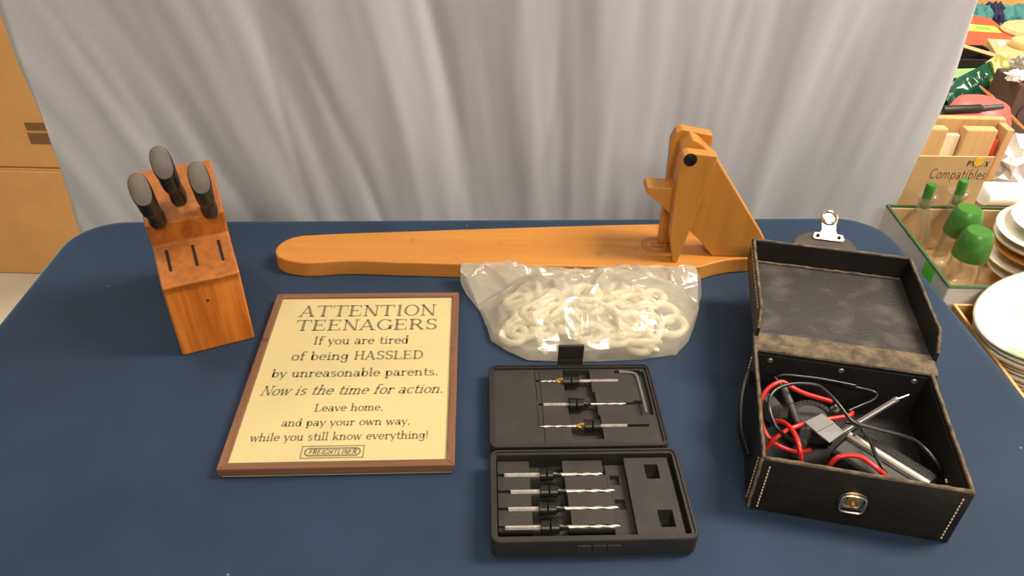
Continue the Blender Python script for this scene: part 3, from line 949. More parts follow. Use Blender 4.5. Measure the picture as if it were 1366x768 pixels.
for i in range(2000):
    if n_in >= 44: break
    x, y, a = rnd.uniform(-.01, .220), rnd.uniform(.695, .805), rnd.uniform(0, 2 * math.pi)
    tx_e, ty_e = x + .054 * math.cos(a) + .014 * math.sin(a), y + .054 * math.sin(a) - .014 * math.cos(a)
    bx_e, by_e = x - .019 * math.cos(a), y - .019 * math.sin(a)
    if inside(tx_e, ty_e) > .95 or inside(bx_e, by_e) > .95 or inside(x, y) > .8: continue
    htip = min(.047 * math.exp(-inside(*q_)) for q_ in ((tx_e, ty_e), (bx_e, by_e), (x, y)))
    z = .006 + max(0, htip - .016) * (n_in / 43.0)
    o = proto.copy(); COL.objects.link(o)
    o.scale = (1.1, 1.1, 1.25)
    o.location = (x, y, .75 + z)
    o.rotation_euler = (rad(rnd.uniform(-7, 7)), rad(rnd.uniform(-4, 4)), a)
    o['label'] = 'milky white plastic ring hook jumbled in the pile inside the clear bag'
    n_in += 1

# ------------------------------------------------------------------ drill bit case
DC = Vector((.0738, .5216, .75)); DYAW = rad(2.7)
dc = empty('drill_bit_case', DC, DYAW)
tag(dc, 'black plastic drill bit case lying open in front of the clear bag', 'tool case')
DW = Matrix.Translation(DC) @ Matrix.Rotation(DYAW, 4, 'Z')
DI = DW.inverted()
def dl(px, py, z):
    return DI @ at(px, py, .75 + z)
def shell(name, x0, x1, y0, y1, h, wall, floor_z, r, parent):
    m_ = MB()
    o, i = rrect(x0, x1, y0, y1, r), rrect(x0 + wall, x1 - wall, y0 + wall, y1 - wall, max(r - wall, .001))
    ob = rrect(x0 + .004, x1 - .004, y0 + .004, y1 - .004, r)
    gi = rrect(x0 + wall * .45, x1 - wall * .45, y0 + wall * .45, y1 - wall * .45, r - wall * .4)
    m_.loft([lift(ob, 0), lift(o, .004), lift(o, h - .0012), lift(rrect(x0 + .0008, x1 - .0008, y0 + .0008, y1 - .0008, r), h), lift(gi, h), lift(gi, h - .0015), lift(i, h - .0015), lift(i, floor_z)])
    return m_.build(name, M['caseplastic'], parent, smooth=30)
HWc = .0925
LY0, LY1, BY0, BY1 = .0060, .1290, -.1120, -.0060
LH, BH = .0180, .0270
shell('case_lid', -HWc, HWc - .001, LY0, LY1, LH, .0045, .004, .008, dc)
shell('case_base', -HWc, HWc + .001, BY0, BY1, BH, .0060, .004, .008, dc)
# base: moulded insert
wl = .0062
fx0, fx1, fy0, fy1 = -HWc + wl, HWc + .001 - wl, BY0 + wl, BY1 - wl
bz = .0235
def R4(pa, pb, z, zh):
    """pixel corner pair to a local rectangle at height z"""
    a, b = dl(*pa, z), dl(*pb, z)
    return (min(a.x, b.x), max(a.x, b.x), min(a.y, b.y), max(a.y, b.y), zh)
def c8(u, v): return (650 + u / 4.63, 590 + v / 4.63)
def c7(u, v): return (650 + u / 5.464, 470 + v / 5.464)
TOPZ = .0185
rects = []
yb = [dl(*c8(105, v), TOPZ).y for v in (203, 305, 412, 525)]           # bit rows
e_back = dl(*c8(100, 118), TOPZ).y
xl0, xl1 = fx0 + .001, dl(*c8(268, 300), TOPZ).x
xm0, xm1 = dl(*c8(480, 300), TOPZ).x, dl(*c8(735, 300), TOPZ).x
edges = [e_back] + yb + [fy0]
g = .0019
for i in range(4):
    hi_, lw_ = edges[i] - (g if i else 0), edges[i + 1] + g
    rects.append((xl0, xl1, lw_, hi_, TOPZ))
    rects.append((xm0 + .001 * i, xm1 + .002 * i, lw_, hi_, TOPZ))
for y in yb:   # shallow seats under the bits
    rects.append((xl0, xl1, y - g, y + g, TOPZ - .0035))
    rects.append((xm0, xm1 + .006, y - g, y + g, TOPZ - .0035))
xs0 = dl(*c8(735, 200), .015).x
rects.append((xs0, xs0 + .020, fy0, dl(*c8(780, 130), .015).y, .0125))
for (a, b) in ((c8(752, 205), c8(820, 262)), (c8(785, 352), c8(860, 415))):
    rects.append(R4(a, b, .0125, .007))
px0 = dl(*c8(880, 300), .0215).x
rects.append((px0, fx1, fy0, dl(*c8(900, 95), .0215).y, .0215))
rects.append((fx1 - .0045, fx1, fy0, fy1, .012))
for (a, b) in ((c8(965, 135), c8(1070, 222)), (c8(1048, 415), c8(1168, 520))):
    rects.append(R4(a, b, .0215, .006))
ins = MB()
cells(ins, fx0, fx1, fy0, fy1, .0075, rects)
ins.build('base_insert', M['caseinner'], dc, weld=True, bevel=.0007, seg=2, angle=60)
# lid insert
lx0, lx1, ly0, ly1 = -HWc + .0047, HWc - .0057, LY0 + .0047, LY1 - .0047
LT = .0140
rects = []
rects.append(R4(c7(545, 128), c7(770, 300), LT, .0058))
rects.append(R4(c7(575, 290), c7(815, 470), LT, .0058))
rects.append(R4(c7(600, 460), c7(855, 630), LT, .0058))
lyb = [dl(*c7(660, v), LT).y for v in (205, 376, 536)]
for y, a, b in zip(lyb, (365, 375, 368), (990, 1120, 1140)):
    rects.append((dl(*c7(a, 370), LT).x, dl(*c7(b, 370), LT).x, y - .0018, y + .0018, .009))
# L-slot for the hex key
k0, k1, k2 = dl(*c7(925, 140), LT), dl(*c7(1100, 140), LT), dl(*c7(1160, 450), LT)
rects.append((k0.x, k1.x + .002, k1.y - .002, k1.y + .0025, .009))
rects.append((k1.x - .001, k1.x + .006, k2.y + .01, k1.y, .009))
rects.append(R4(c7(1065, 350), c7(1215, 455), LT, .009))
# raised left storage panel lines
lp0 = dl(*c7(330, 120), LT)
for xa, va, vb in ((340, 118, 235), (350, 235, 360), (362, 395, 545)):
    q = dl(*c7(xa, va), LT); q2 = dl(*c7(xa, vb), LT)
    rects.append((q.x, q.x + .0008, q2.y, q.y, LT - .0012))
q = dl(*c7(372, 118), LT)
rects.append((q.x, q.x + .0008, ly0 + .004, ly1 - .004, LT - .0012))
li = MB()
cells(li, lx0, lx1, ly0, ly1, LT, rects)
li.build('lid_insert', M['caseinner'], dc, weld=True, bevel=.0005, seg=2, angle=60)
# hinge
hg = MB()
hg.tube([(-.085, -.0005, .0125), (.085, -.0005, .0125)], .0042, 12)
hg.box(-.086, .086, -.0066, .0066, .008, .0125)
hg.build('hinge', M['caseplastic'], dc, smooth=40)
# latch on the far edge of the lid
lt_ = MB()
l0 = dl(759, 482, .012)
def lbox(x0, x1, z0, z1, y0=.0, y1=.003):
    lt_.box(l0.x + x0, l0.x + x1, LY1 + .0005 + y0, LY1 + .0005 + y1, z0, z1)
lbox(-.0145, .0145, .008, .0235); lbox(-.0145, -.0115, .0235, .040); lbox(.0115, .0145, .0235, .040); lbox(-.0145, .0145, .038, .0445); lbox(-.0115, .0115, .0235, .0385, .0018, .003)
lt_.build('latch', M['caseplastic'], dc, bevel=.0006)
# catches under the front edge
ct = MB()
for u, v in ((590, 630), (690, 640), (780, 640)):
    p = dl(*c8(u, v), .015)
    ct.box(p.x - .006, p.x + .006, BY0 - .0012, BY0 + .002, .008, .020)
ct.build('front_catch', M['caseplastic'], dc, bevel=.0006)

def countersink_bit(ax, bx, y, z, ca, cb, side, label, gold=False, two=True, RS=.0022, RC=.0064):
    """ax..bx local ends, collar from ca to cb, drill end on +x (side=1) or -x (side=-1)"""
    cc = (ca + cb) / 2
    t = empty('countersink_bit', (0, 0, 0))
    tag(t, label, 'drill bit', 'countersink bits in the black case')
    place(t, DW @ Matrix.Translation((cc, y, z)))
    RX = Matrix.Rotation(rad(90), 4, 'Y')
    hwid = (cb - ca) / 2
    sh = MB(); dr = MB(); co = MB(); cs = MB(); ss = MB()
    def rod(mb, x0, x1, r, n=10, hexa=False): mb.tube([(x0, 0, 0), (x1, 0, 0)], r, 6 if hexa else n)
    if side > 0: rod(sh, ax - cc, -hwid, RS, hexa=True); d0, d1 = hwid, bx - cc
    else: rod(sh, hwid, bx - cc, RS, hexa=True); d0, d1 = -hwid, ax - cc
    # drill: smooth neck, twisted fluted tip
    loops = []
    NS = 22
    for i in range(NS + 1):
        u = i / NS
        x = d0 + (d1 - d0) * u
        fl = min(1, max(0, (u - .30) / .1))
        r = RS * .8 if u < .93 else RS * .8 * (1 - u) / .07 + .00015
        tw = u * 13.0 * (1 if side > 0 else -1)
        lp = []
        for k in range(10):
            a = 2 * math.pi * k / 10
            rr = r * (1 - .45 * fl * (0.5 + 0.5 * math.cos(2 * (a - tw))))
            lp.append((x, rr * math.cos(a), rr * math.sin(a)))
        loops.append(lp)
    dr.loft(loops)
    gap = .0008
    w = (hwid * 2 - gap) / 2 if two else hwid
    for a0, a1, r in (((-hwid, -gap / 2, RC), (gap / 2, hwid, RC * .94)) if two else ((-hwid, hwid, RC),)):
        co.lathe([(0, a0), (r - .0005, a0), (r, a0 + .0005), (r, a1 - .0005), (r - .0005, a1), (0, a1)], 20, RX)
    ss.lathe([(0, 0), (.0014, 0), (.0014, .0006), (.0006, .0006), (.0006, -.0002), (0, -.0002)], 10, Matrix.Translation((-hwid * .5, -.0024, RC * .90)) @ Matrix.Rotation(rad(22), 4, 'X'))
    s_ = 1 if side > 0 else -1
    loops = []
    for i in range(9):
        u = i / 8
        r0 = RC * .72 * (1 - u) + RS * .9 * u
        lp = []
        for k in range(16):
            a = 2 * math.pi * k / 16
            rr = r0 * (1 - .35 * max(0, math.cos(2 * (a - u * 1.6 * s_))) ** 2)
            lp.append((s_ * (hwid + u * .0085), rr * math.cos(a), rr * math.sin(a)))
        loops.append(lp)
    cs.loft(loops)
    sh.build('shank', M['bitsteel'], t, smooth=40); dr.build('drill', M['bitsteel'], t, smooth=50)
    co.build('stop_collar', M['collar'], t, smooth=40); ss.build('set_screw', M['slot'], t, smooth=40)
    cs.build('countersink', M['brasswash'] if gold else M['collar'], t, smooth=50)
    return t
ZL, ZB = .0135, .0190
for (u0, v0), (u1, v1), ca, cb, side, lab, gold in (
        ((380, 200), (955, 215), 550, 668, -1, 'countersink drill bit farthest from the hinge in the case lid, beside the hex key', True),
        ((410, 378), (1015, 375), 595, 700, 1, 'countersink drill bit in the middle of the three in the case lid', False),
        ((370, 537), (1020, 535), 705, 822, -1, 'countersink drill bit nearest the hinge in the case lid', True)):
    A_, B_ = dl(*c7(u0, v0), ZL), dl(*c7(u1, v1), ZL)
    vm = (v0 + v1) / 2
    countersink_bit(A_.x, B_.x, (A_.y + B_.y) / 2, ZL, dl(*c7(ca, vm), ZL).x, dl(*c7(cb, vm), ZL).x, side, lab, gold, RS=.0017, RC=.0070)
for (u0, v0), (u1, v1), ca, cb, lab in (
        ((105, 203), (715, 195), 325, 405, 'countersink drill bit in the case base, first row behind, nearest the hinge'),
        ((145, 305), (790, 298), 325, 435, 'countersink drill bit in the case base, second row from the hinge'),
        ((130, 412), (815, 403), 318, 425, 'countersink drill bit in the case base, third row from the hinge'),
        ((110, 525), (825, 520), 330, 445, 'countersink drill bit in the case base, front row at the near rim')):
    A_, B_ = dl(*c8(u0, v0), ZB), dl(*c8(u1, v1), ZB)
    vm = (v0 + v1) / 2
    countersink_bit(A_.x, B_.x, (A_.y + B_.y) / 2, ZB, dl(*c8(ca, vm), ZB).x, dl(*c8(cb, vm), ZB).x, 1, lab)
hk = MB()
zz = .0150
hkp = [dl(*c7(u, v), zz) for u, v in ((960, 140), (1050, 147), (1082, 165), (1098, 200), (1130, 320), (1160, 440))]
hk.tube(spline(hkp, 5), .0017, 6)
hko = hk.build('hex_key', M['tab'], smooth=40)
hko.matrix_world = DW
tag(hko, 'small bent hex key in its slot at the right of the case lid', 'hex key')

# ------------------------------------------------------------------ black leather case with a tester inside
LB = Vector((.2312, .4688, .75)); LYAW = rad(-11)
lb = empty('leather_case', LB, LYAW)
tag(lb, 'black stitched leather case standing open at the right of the table', 'leather case')
LWM = Matrix.Translation(LB) @ Matrix.Rotation(LYAW, 4, 'Z')
LI = LWM.inverted()
W, D, H, T = .1825, .160, .070, .0045
def tray(mb, x0, x1, y0, y1, z0, z1, t, X=None):
    o, i = rrect(x0, x1, y0, y1, .002, 2), rrect(x0 + t, x1 - t, y0 + t, y1 - t, .0015, 2)
    mb.loft([lift(o, z0), lift(o, z1), lift(i, z1), lift(i, z0 + t)], X=X)
tb = MB(); tray(tb, 0, W, 0, D, 0, H, T); tb.build('case_body', M['leather'], lb, bevel=.0008)
# inside lining panels
ln_ = MB()
ln_.box(T, W - T, D - T - .001, D - T, T, H - .004); ln_.box(T, W - T, T, T + .001, T, H - .004)
ln_.box(T, T + .001, T, D - T, T, H - .004); ln_.box(W - T - .001, W - T, T, D - T, T, H - .004); ln_.box(T, W - T, T, D - T, T, T + .001)
ln_.build('lining', M['lining'], lb)
def fuzzy(mb, pts, r, sd):
    p = spline(pts, 10) if len(pts) > 2 else [Vector(pts[0]).lerp(Vector(pts[1]), k / 24) for k in range(25)]
    q = [v + Vector((noise.noise(v * 300 + Vector((sd, 0, 0))), noise.noise(v * 300 + Vector((0, sd, 7))), noise.noise(v * 300 + Vector((3, 0, sd))))) * r * .45 for v in p]
    mb.tube(q, [r * (1 + .25 * noise.noise(v * 200)) for v in p], 6)
re_ = MB()
hz = H
for a, b in (((.002, .001, hz), (.002, D, hz)), ((.002, .0025, hz), (W - .002, .0025, hz)), ((W - .002, 0, hz), (W - .002, D, hz)), ((.003, D - .002, hz), (W - .003, D - .002, hz))):
    fuzzy(re_, [a, b], .0019, a[0] * 900 + a[1] * 77)
fuzzy(re_, [(.0005, .0005, .002), (.0005, .0005, H)], .0016, 5.5)
re_.build('raw_edge', M['rawedge'], lb, smooth='all')
# stitching
sw = MB()
def stitches(a, b, n, r=.0008):
    a, b = Vector(a), Vector(b)
    for k in range(n):
        p, q = a.lerp(b, (k + .12) / n), a.lerp(b, (k + .80) / n)
        sw.tube([p, p.lerp(q, .2), p.lerp(q, .8), q], [r * .5, r, r, r * .5], 6)
stitches((.0085, -.0008, .005), (.0085, -.0008, H - .006), 13)
stitches((W - .0085, -.0008, .005), (W - .0085, -.0008, H - .006), 13)
stitches((-.0008, .0085, .005), (-.0008, .0085, H - .006), 13)
stitches((-.0008, D - .0085, .005), (-.0008, D - .0085, H - .006), 13)
# lid: lies back level, its hollow side up
HY0 = D + .0225
lidE = Matrix.Translation((0, HY0, H)) @ Matrix.Rotation(rad(-1.5), 4, 'X')
LWd, LD, LHt = .187, .158, .031
ld = MB()
lx = .0018
ld.box(lx, lx + LWd, 0, LD, -.004, 0, lidE)                       # floor
ld.box(lx, lx + LWd, LD - .004, LD, 0, LHt, lidE)                 # far wall
YZ = Matrix(((0, 0, 1, 0), (1, 0, 0, 0), (0, 1, 0, 0), (0, 0, 0, 1)))
side = [(-.006, 0), (LD, 0), (LD, LHt), (.012, LHt), (-.004, .012)]
ld.prism(side, lx, lx + .004, lidE @ YZ); ld.prism(side, lx + LWd - .004, lx + LWd, lidE @ YZ)
lid = ld.build('lid', M['leather'], lb, bevel=.0008)
li_ = MB()
li_.box(lx + .004, lx + LWd - .004, .001, LD - .004, 0, .0012, lidE)
li_.build('lid_lining', M['lidinner'], lid)
le = MB()
def LE(x, y, z): return lidE @ Vector((x, y, z))
fuzzy(le, [LE(lx + .002, -.004, .012), LE(lx + .002, .012, LHt)], .0017, 1.1)
fuzzy(le, [LE(lx + .002, .012, LHt), LE(lx + .002, LD - .002, LHt)], .0018, 2.2)
fuzzy(le, [LE(lx + .001, LD - .002, LHt), LE(lx + LWd - .001, LD - .002, LHt)], .0015, 3.3)
fuzzy(le, [LE(lx + LWd - .002, LD - .002, LHt), LE(lx + LWd - .002, .012, LHt)], .0018, 4.4)
fuzzy(le, [LE(lx + LWd - .002, .012, LHt), LE(lx + LWd - .002, -.004, .012)], .0017, 5.5)
fuzzy(le, [LE(lx + .005, LD - .006, .0025), LE(lx + LWd - .006, LD - .006, .0025)], .0017, 6.6)
le.build('lid_raw_edge', M['rawedge'], lid, smooth='all')
hs = MB()
pr_ = [(D - .003, H - .001), (D + .003, H + .0030), (D + .010, H + .0012), (D + .016, H + .0030), (HY0 + .004, H + .0022), (HY0 + .004, H - .003), (D + .012, H - .005), (D - .003, H - .005)]
hs.prism(pr_, .001, W + .004, YZ)
hs.build('hinge_strip', M['rawedge'], lb, smooth=50)
stitches(tuple(LE(lx - .0004, .014, LHt - .005)), tuple(LE(lx - .0004, LD - .004, LHt - .005)), 22, .0006)
sw.build('stitching', M['thread'], lb, smooth='all')
# front flap with its catch, lying over beyond the far wall
fm = MB()
FX0, FX1 = lx + .062, lx + .145
fa = LI @ at(1052, 332, .846); fb = LI @ at(1165, 338, .846)
fx = (.052, .126)
NP_ = 22
loops = []
prf = []
fbase = lidE @ Vector((0, LD, LHt - .002))
FLAPT = Matrix.Translation((0, fbase.y, fbase.z)) @ Matrix.Rotation(rad(18), 4, 'X')
out_ = [(fx[0] - .008, 0), (fx[1] + .008, 0)]
for k in range(NP_ + 1):
    t = math.pi * k / NP_
    out_.append(((fx[0] + fx[1]) / 2 + (fx[1] - fx[0]) / 2 * math.cos(t), 0.002 + .024 * math.sin(t)))
fm.prism(out_, -.0015, .0015, FLAPT)
flap = fm.build('closing_flap', M['flapbrown'], lid, bevel=.0006)
cp = MB()
ccx = (LI @ at(1110, 318, .862)).x
CT = FLAPT @ Matrix.Translation((ccx, .012, .0022)) @ Matrix.Rotation(rad(14), 4, 'X')
pl = [(-.0165, 0), (.0165, 0), (.0185, .003), (.0165, .0085), (.010, .0095), (.0082, .014), (.0085, .024)]
for k in range(13):
    t = rad(-20 + 220 * k / 12)
    pl.append((.0108 * math.cos(t), .0315 + .0108 * math.sin(t)))
pl += [(-.0085, .024), (-.0082, .014), (-.010, .0095), (-.0165, .0085), (-.0185, .003)]
cp.prism(pl, 0, .0014, CT)
k = 20
cp.tube([(.0088 * math.cos(2 * math.pi * i / k), .0315 + .0088 * math.sin(2 * math.pi * i / k), .0022) for i in range(k)], .0019, 8, closed=True, X=CT)
cp.build('clasp_plate', M['nickel'], flap, smooth=40)
rv = MB()
for x in (-.0125, .0125):
    rv.lathe([(0, .0026), (.0016, .0022), (.0022, .0012), (.0022, 0)], 12, CT @ Matrix.Translation((x, .0048, .0012)))
rv.build('rivet', M['collar'], flap, smooth=40)
# lock on the front
lc = LI @ at(1139, 681, .785)
lk = MB()
LT_ = Matrix.Translation((lc.x, -.0004, .036)) @ Matrix.Rotation(rad(90), 4, 'X')
pt = []
for k in range(25):
    t = rad(-30 + 240 * k / 24)
    pt.append((.0128 * math.cos(t), .0128 * math.sin(t)))
pt += [(-.0105, -.0105), (.0105, -.0105)]
lk.prism(pt, 0, .0012, LT_)
lk.build('lock_plate', M['nickel'], lb, bevel=.0003)
lp_ = MB()
lp_.tube(spline([(-.0105, .005, .0032), (-.0105, -.006, .0042), (-.0085, -.0105, .0046), (0, -.0112, .0046), (.0085, -.0105, .0046), (.0105, -.006, .0042), (.0105, .005, .0032), (.006, .0085, .0028), (-.006, .0085, .0028)], 4, True), .0012, 8, closed=True, X=LT_)
lp_.build('lock_loop', M['nickel'], lb, smooth='all')
ls = MB()
ls.box(-.0055, .0055, -.005, .0055, .001, .0026, LT_)
ls.lathe([(0, .0045), (.002, .004), (.003, .0025), (.003, .001)], 14, LT_ @ Matrix.Translation((0, -.0015, .001)))
ls.build('lock_keeper', M['brasswash'], lb, bevel=.0004)
# rivets on the inside of back and right walls
for px, py, z in ((1027, 470, .812), (1121, 484, .812), (1217, 497, .812)):
    p = LI @ at(px, py, z)
    r_ = MB()
    r_.lathe([(.0011, .0008), (.0022, .0012), (.0030, .0006), (.0032, 0)], 14, Matrix.Translation((p.x, D - T - .0011, H - .010)) @ Matrix.Rotation(rad(90), 4, 'X'))
    r_.build('rivet', M['probe'], lb, smooth=40)
r_ = MB()
p = LI @ aty(1252, 611, .47)
r_.lathe([(.0011, .0026), (.0030, .0026), (.0036, .0010), (.0030, 0)], 14, Matrix.Translation((W - T - .001, .038, .040)) @ Matrix.Rotation(rad(-90), 4, 'Y'))
r_.build('rivet', M['nickel'], lb, smooth=40)
# carrying strap looped on the left wall
sp_ = MB()
path = [Vector(q) for q in ((-.0015, .130, .052), (-.006, .124, .057), (-.0105, .108, .056), (-.0125, .088, .048), (-.0105, .066, .036), (-.005, .052, .028), (-.0015, .046, .024))]
path = spline(path, 6)
loops = []
for i, v in enumerate(path):
    d = (path[min(i + 1, len(path) - 1)] - path[max(i - 1, 0)]).normalized()
    u = d.cross(Vector((1, 0, 0))).normalized()
    nn = u.cross(d)
    loops.append([v + u * .0075 + nn * .0012, v - u * .0075 + nn * .0012, v - u * .0075 - nn * .0012, v + u * .0075 - nn * .0012])
sp_.loft(loops)
sp_.build('carry_strap', M['leather'], lb, bevel=.0004)

# contents of the leather case ------------------------------------------------
def c5(u, v): return (1000 + u / 4.8, 480 + v / 4.8)
def c6(u, v): return (1100 + u / 4.8, 500 + v / 4.8)
FZ = .757
# tester: dark body with a chrome bar and a finely ribbed grip
e0, e1 = at(1136, 580, .7925), at(1240, 644, .7925)
dv = (e1 - e0); ang = math.atan2(dv.y, dv.x); Lm = dv.length
mr = empty('electrical_tester', ((e0.x + e1.x) / 2, (e0.y + e1.y) / 2, FZ), ang)
tag(mr, 'black electrical tester with a chrome bar and ribbed side lying in the leather case', 'tester')
hl = Lm / 2 + .004
MB().loft([lift(rrect(-hl, hl - .002, -.030, .020, .004), .0), lift(rrect(-hl, hl - .002, -.030, .020, .004), .030), lift(rrect(-hl + .002, hl - .004, -.028, .018, .003), .0325)]).build('tester_body', M['metercase'], mr, smooth=30)
MB().loft([lift(rrect(-hl + .002, hl - .004, -.028, -.008, .002), .0325), lift(rrect(-hl + .003, hl - .005, -.027, -.009, .002), .0335)]).build('face_panel', M['greyplastic'], mr, smooth=30)
bar = []
for x in (-hl + .002, hl - .004):
    bar.append([(x, -.006 + q[0], .0325 + q[1]) for q in ((0, 0), (0, .0028), (.0015, .0048), (.0050, .0060), (.0085, .0048), (.010, .0028), (.010, 0))])
MB().loft(bar).build('chrome_bar', M['chrome'], mr, smooth=50)
rb = MB()
for i in range(36):
    x = -hl + .006 + i * (2 * hl - .014) / 36
    rb.box(x, x + .0011, .0065, .0165, .0325, .0345)
rb.build('ribbed_grip', M['metercase'], mr)
rvt = MB(); rvt.lathe([(0, .0026), (.0012, .0022), (.0018, 0)], 12, Matrix.Translation((-hl + .007, -.001, .0382)))
rvt.build('rivet', M['probe'], mr, smooth=40)
# selector dial
dp = at(*c5(410, 350), .783)
dr_ = empty('dial_gauge', (dp.x, dp.y, .7725), LYAW)
tag(dr_, 'dark grey round dial with raised marks under the folded grey tab', 'dial')
MB().lathe([(0, 0), (.024, 0), (.0245, .004), (.023, .009), (.017, .0105), (.016, .008), (0, .008)], 40).build('dial_ring', M['greyplastic'], dr_, smooth=35)
dm = MB()
for i in range(28):
    a = 2 * math.pi * i / 28
    dm.box(.0182, .0215, -.0007, .0007, .0097, .0106, Matrix.Rotation(a, 4, 'Z'))
dm.build('dial_mark', M['metercase'], dr_)
MB().box(-.020, .022, -.018, .016, -.0150, -.0005).build('gauge_body', M['metercase'], dr_, bevel=.003)
# folded grey tab
tz = .808
q = [at(*c5(u, v), z) for u, v, z in ((350, 395, .806), (465, 340, .808), (610, 460, .800), (515, 530, .798), (430, 462, .8035), (545, 400, .8055))]
tbm = MB()
top = [q[0], q[4], q[5], q[1]]
def slab(mb, quad, t):
    n_ = (quad[1] - quad[0]).cross(quad[2] - quad[0]).normalized()
    if n_.z < 0: n_ = -n_
    mb.loft([[v - n_ * t for v in quad], list(quad)])
slab(tbm, [q[0], q[4], q[5], q[1]], .0022); slab(tbm, [q[4] - Vector((0, 0, .0004)), q[3], q[2], q[5] - Vector((0, 0, .0004))], .0022)
tbo = tbm.build('grey_clip', M['tab'], bevel=.0004)
tag(tbo, 'flat folded grey plastic clip lying on the leads in the leather case', 'clip')
# silver probe
pa, pb_, pc = at(1117, 580, .795), at(1197, 532, .812), at(1213, 526, .815)
pr0 = empty('test_probe', pa)
tag(pr0, 'silvery test probe with a thin needle tip pointing to the case corner', 'probe')
d1 = pb_ - pa; d2 = pc - pa
MB().tube([(0, 0, 0), d1 * .02, d1 * .93, d1 * .94, d1], [.002, .0031, .0029, .0034, .0030], 12).build('sleeve', M['probe'], pr0, smooth=40)
MB().tube([d1 * .98, d2 * .985, d2], [.0011, .0010, .0004], 8).build('needle', M['steel'], pr0, smooth=40)
# dark probe standing at the left
pa, pb_ = at(*c5(215, 170), .812), at(*c5(318, 425), .790)
pr1 = empty('test_probe', pb_)
tag(pr1, 'dark grey test probe sloping down near the left wall of the leather case', 'probe')
d1 = pa - pb_
MB().tube([(0, 0, 0), d1 * .05, d1 * .55, d1 * .57, d1 * .95, d1], [.0025, .0034, .0034, .0042, .0036, .0022], 12).build('sleeve', M['greyplastic'], pr1, smooth=40)
pt_ = at(*c5(160, 105), .820) - pb_
MB().tube([d1 * .98, pt_], [.0009, .0004], 8).build('needle', M['steel'], pr1, smooth=40)
# grey plug at left
gp = at(*c5(130, 275), .780)
go = empty('grey_plug', (gp.x, gp.y, .766), rad(20))
tag(go, 'small dark grey plug against the left wall of the leather case', 'plug')
MB().loft([lift(rrect(-.009, .009, -.012, .012, .003), 0), lift(rrect(-.009, .009, -.012, .012, .003), .014), lift(rrect(-.006, .006, -.009, .009, .003), .019)]).build('plug_body', M['greyplastic'], go, smooth=35)
MB().tube([(0, .010, .010), (-.002, .020, .022), (-.003, .023, .032)], .0009, 8).build('pin', M['steel'], go, smooth=40)
gp = at(*c5(350, 470), .785)
go = empty('grey_plug', (gp.x, gp.y, .7575), rad(-30))
tag(go, 'small mid grey plug below the folded clip in the leather case', 'plug')
MB().loft([lift(rrect(-.006, .006, -.010, .010, .002), 0), lift(rrect(-.006, .006, -.010, .010, .002), .024), lift(rrect(-.004, .004, -.008, .008, .002), .027)]).build('plug_body', M['greyplastic'], go, smooth=35)
MB().tube([(0, -.010, .012), (.001, -.016, .012)], .0012, 8).build('pin', M['steel'], go, smooth=40)
# knurled post behind
gp = at(*c5(545, 320), .795)
go = empty('terminal_post', (gp.x, gp.y, .7835), 0)
tag(go, 'grey knurled terminal post beside the dial in the leather case', 'terminal')
po = MB()
po.loft([[((.0042 if k % 2 else .0048) * math.cos(2 * math.pi * k / 28), (.0042 if k % 2 else .0048) * math.sin(2 * math.pi * k / 28), z) for k in range(28)] for z in (0, .013)])
po.build('knob', M['greyplastic'], go)
MB().tube([(0, 0, .013), (0, 0, .018)], .002, 10).build('pin', M['probe'], go, smooth=40)

def lead(name, strands, r, m_, label):
    mb = MB()
    for pts in strands:
        mb.tube(spline(pts, 7), r, 9)
    o = mb.build(name, m_, smooth='all')
    tag(o, label, 'test lead', 'test leads in the leather case')
    return o
def P5(l): return [at(*c5(u, v), z) for u, v, z in l]
def P6(l): return [at(*c6(u, v), z) for u, v, z in l]
lead('test_lead', [
    P5([(525, 265, .798), (420, 235, .803), (330, 205, .808), (265, 170, .812), (210, 140, .814), (150, 160, .813), (95, 210, .808), (70, 270, .802), (70, 340, .795), (85, 430, .788), (125, 500, .782), (190, 550, .777), (270, 580, .774), (350, 582, .773), (385, 575, .772)]),
    P5([(100, 575, .776), (155, 510, .790), (240, 450, .799), (330, 415, .800), (400, 395, .797), (500, 378, .797), (590, 365, .798), (645, 352, .798), (655, 335, .796)]),
    P5([(165, 390, .790), (220, 400, .797), (270, 445, .803), (305, 510, .806), (322, 580, .802), (328, 650, .790)]),
    P6([(25, 595, .785), (40, 570, .793), (80, 530, .801), (150, 515, .805), (230, 525, .807), (300, 570, .806), (350, 610, .803), (410, 665, .793)])],
     .0024, M['redwire'], 'bright red test lead looping through the leather case')
lead('test_lead', [
    P5([(300, 545, .785), (275, 515, .792), (210, 470, .805), (160, 410, .812), (128, 320, .818), (130, 240, .821), (175, 185, .823), (260, 155, .823), (360, 152, .823), (440, 165, .823), (510, 220, .821), (570, 285, .818), (640, 375, .812), (700, 420, .808)]) +
    P6([(240, 350, .804), (290, 420, .803), (330, 520, .803), (380, 610, .800), (400, 655, .794)])],
     .0019, M['blackwire'], 'black test lead arching in a big loop over the red lead')
lead('test_lead', [
    P5([(175, 110, .808), (220, 95, .812), (330, 105, .812), (450, 120, .811), (560, 140, .810), (680, 165, .808)]) + P6([(120, 60, .806), (230, 85, .804), (310, 105, .801), (335, 130, .800), (310, 160, .800), (230, 195, .800), (150, 230, .798)])],
     .0015, M['blackwire'], 'thin black test lead running along the back wall of the leather case')
lead('test_lead', [
    P6([(130, 300, .802), (190, 308, .803), (250, 322, .803), (350, 350, .803), (480, 382, .804), (580, 420, .805), (650, 480, .804), (710, 550, .799), (740, 610, .790), (748, 690, .770)])],
     .0019, M['blackwire'], 'black test lead curving over the tester to the right wall of the leather case')

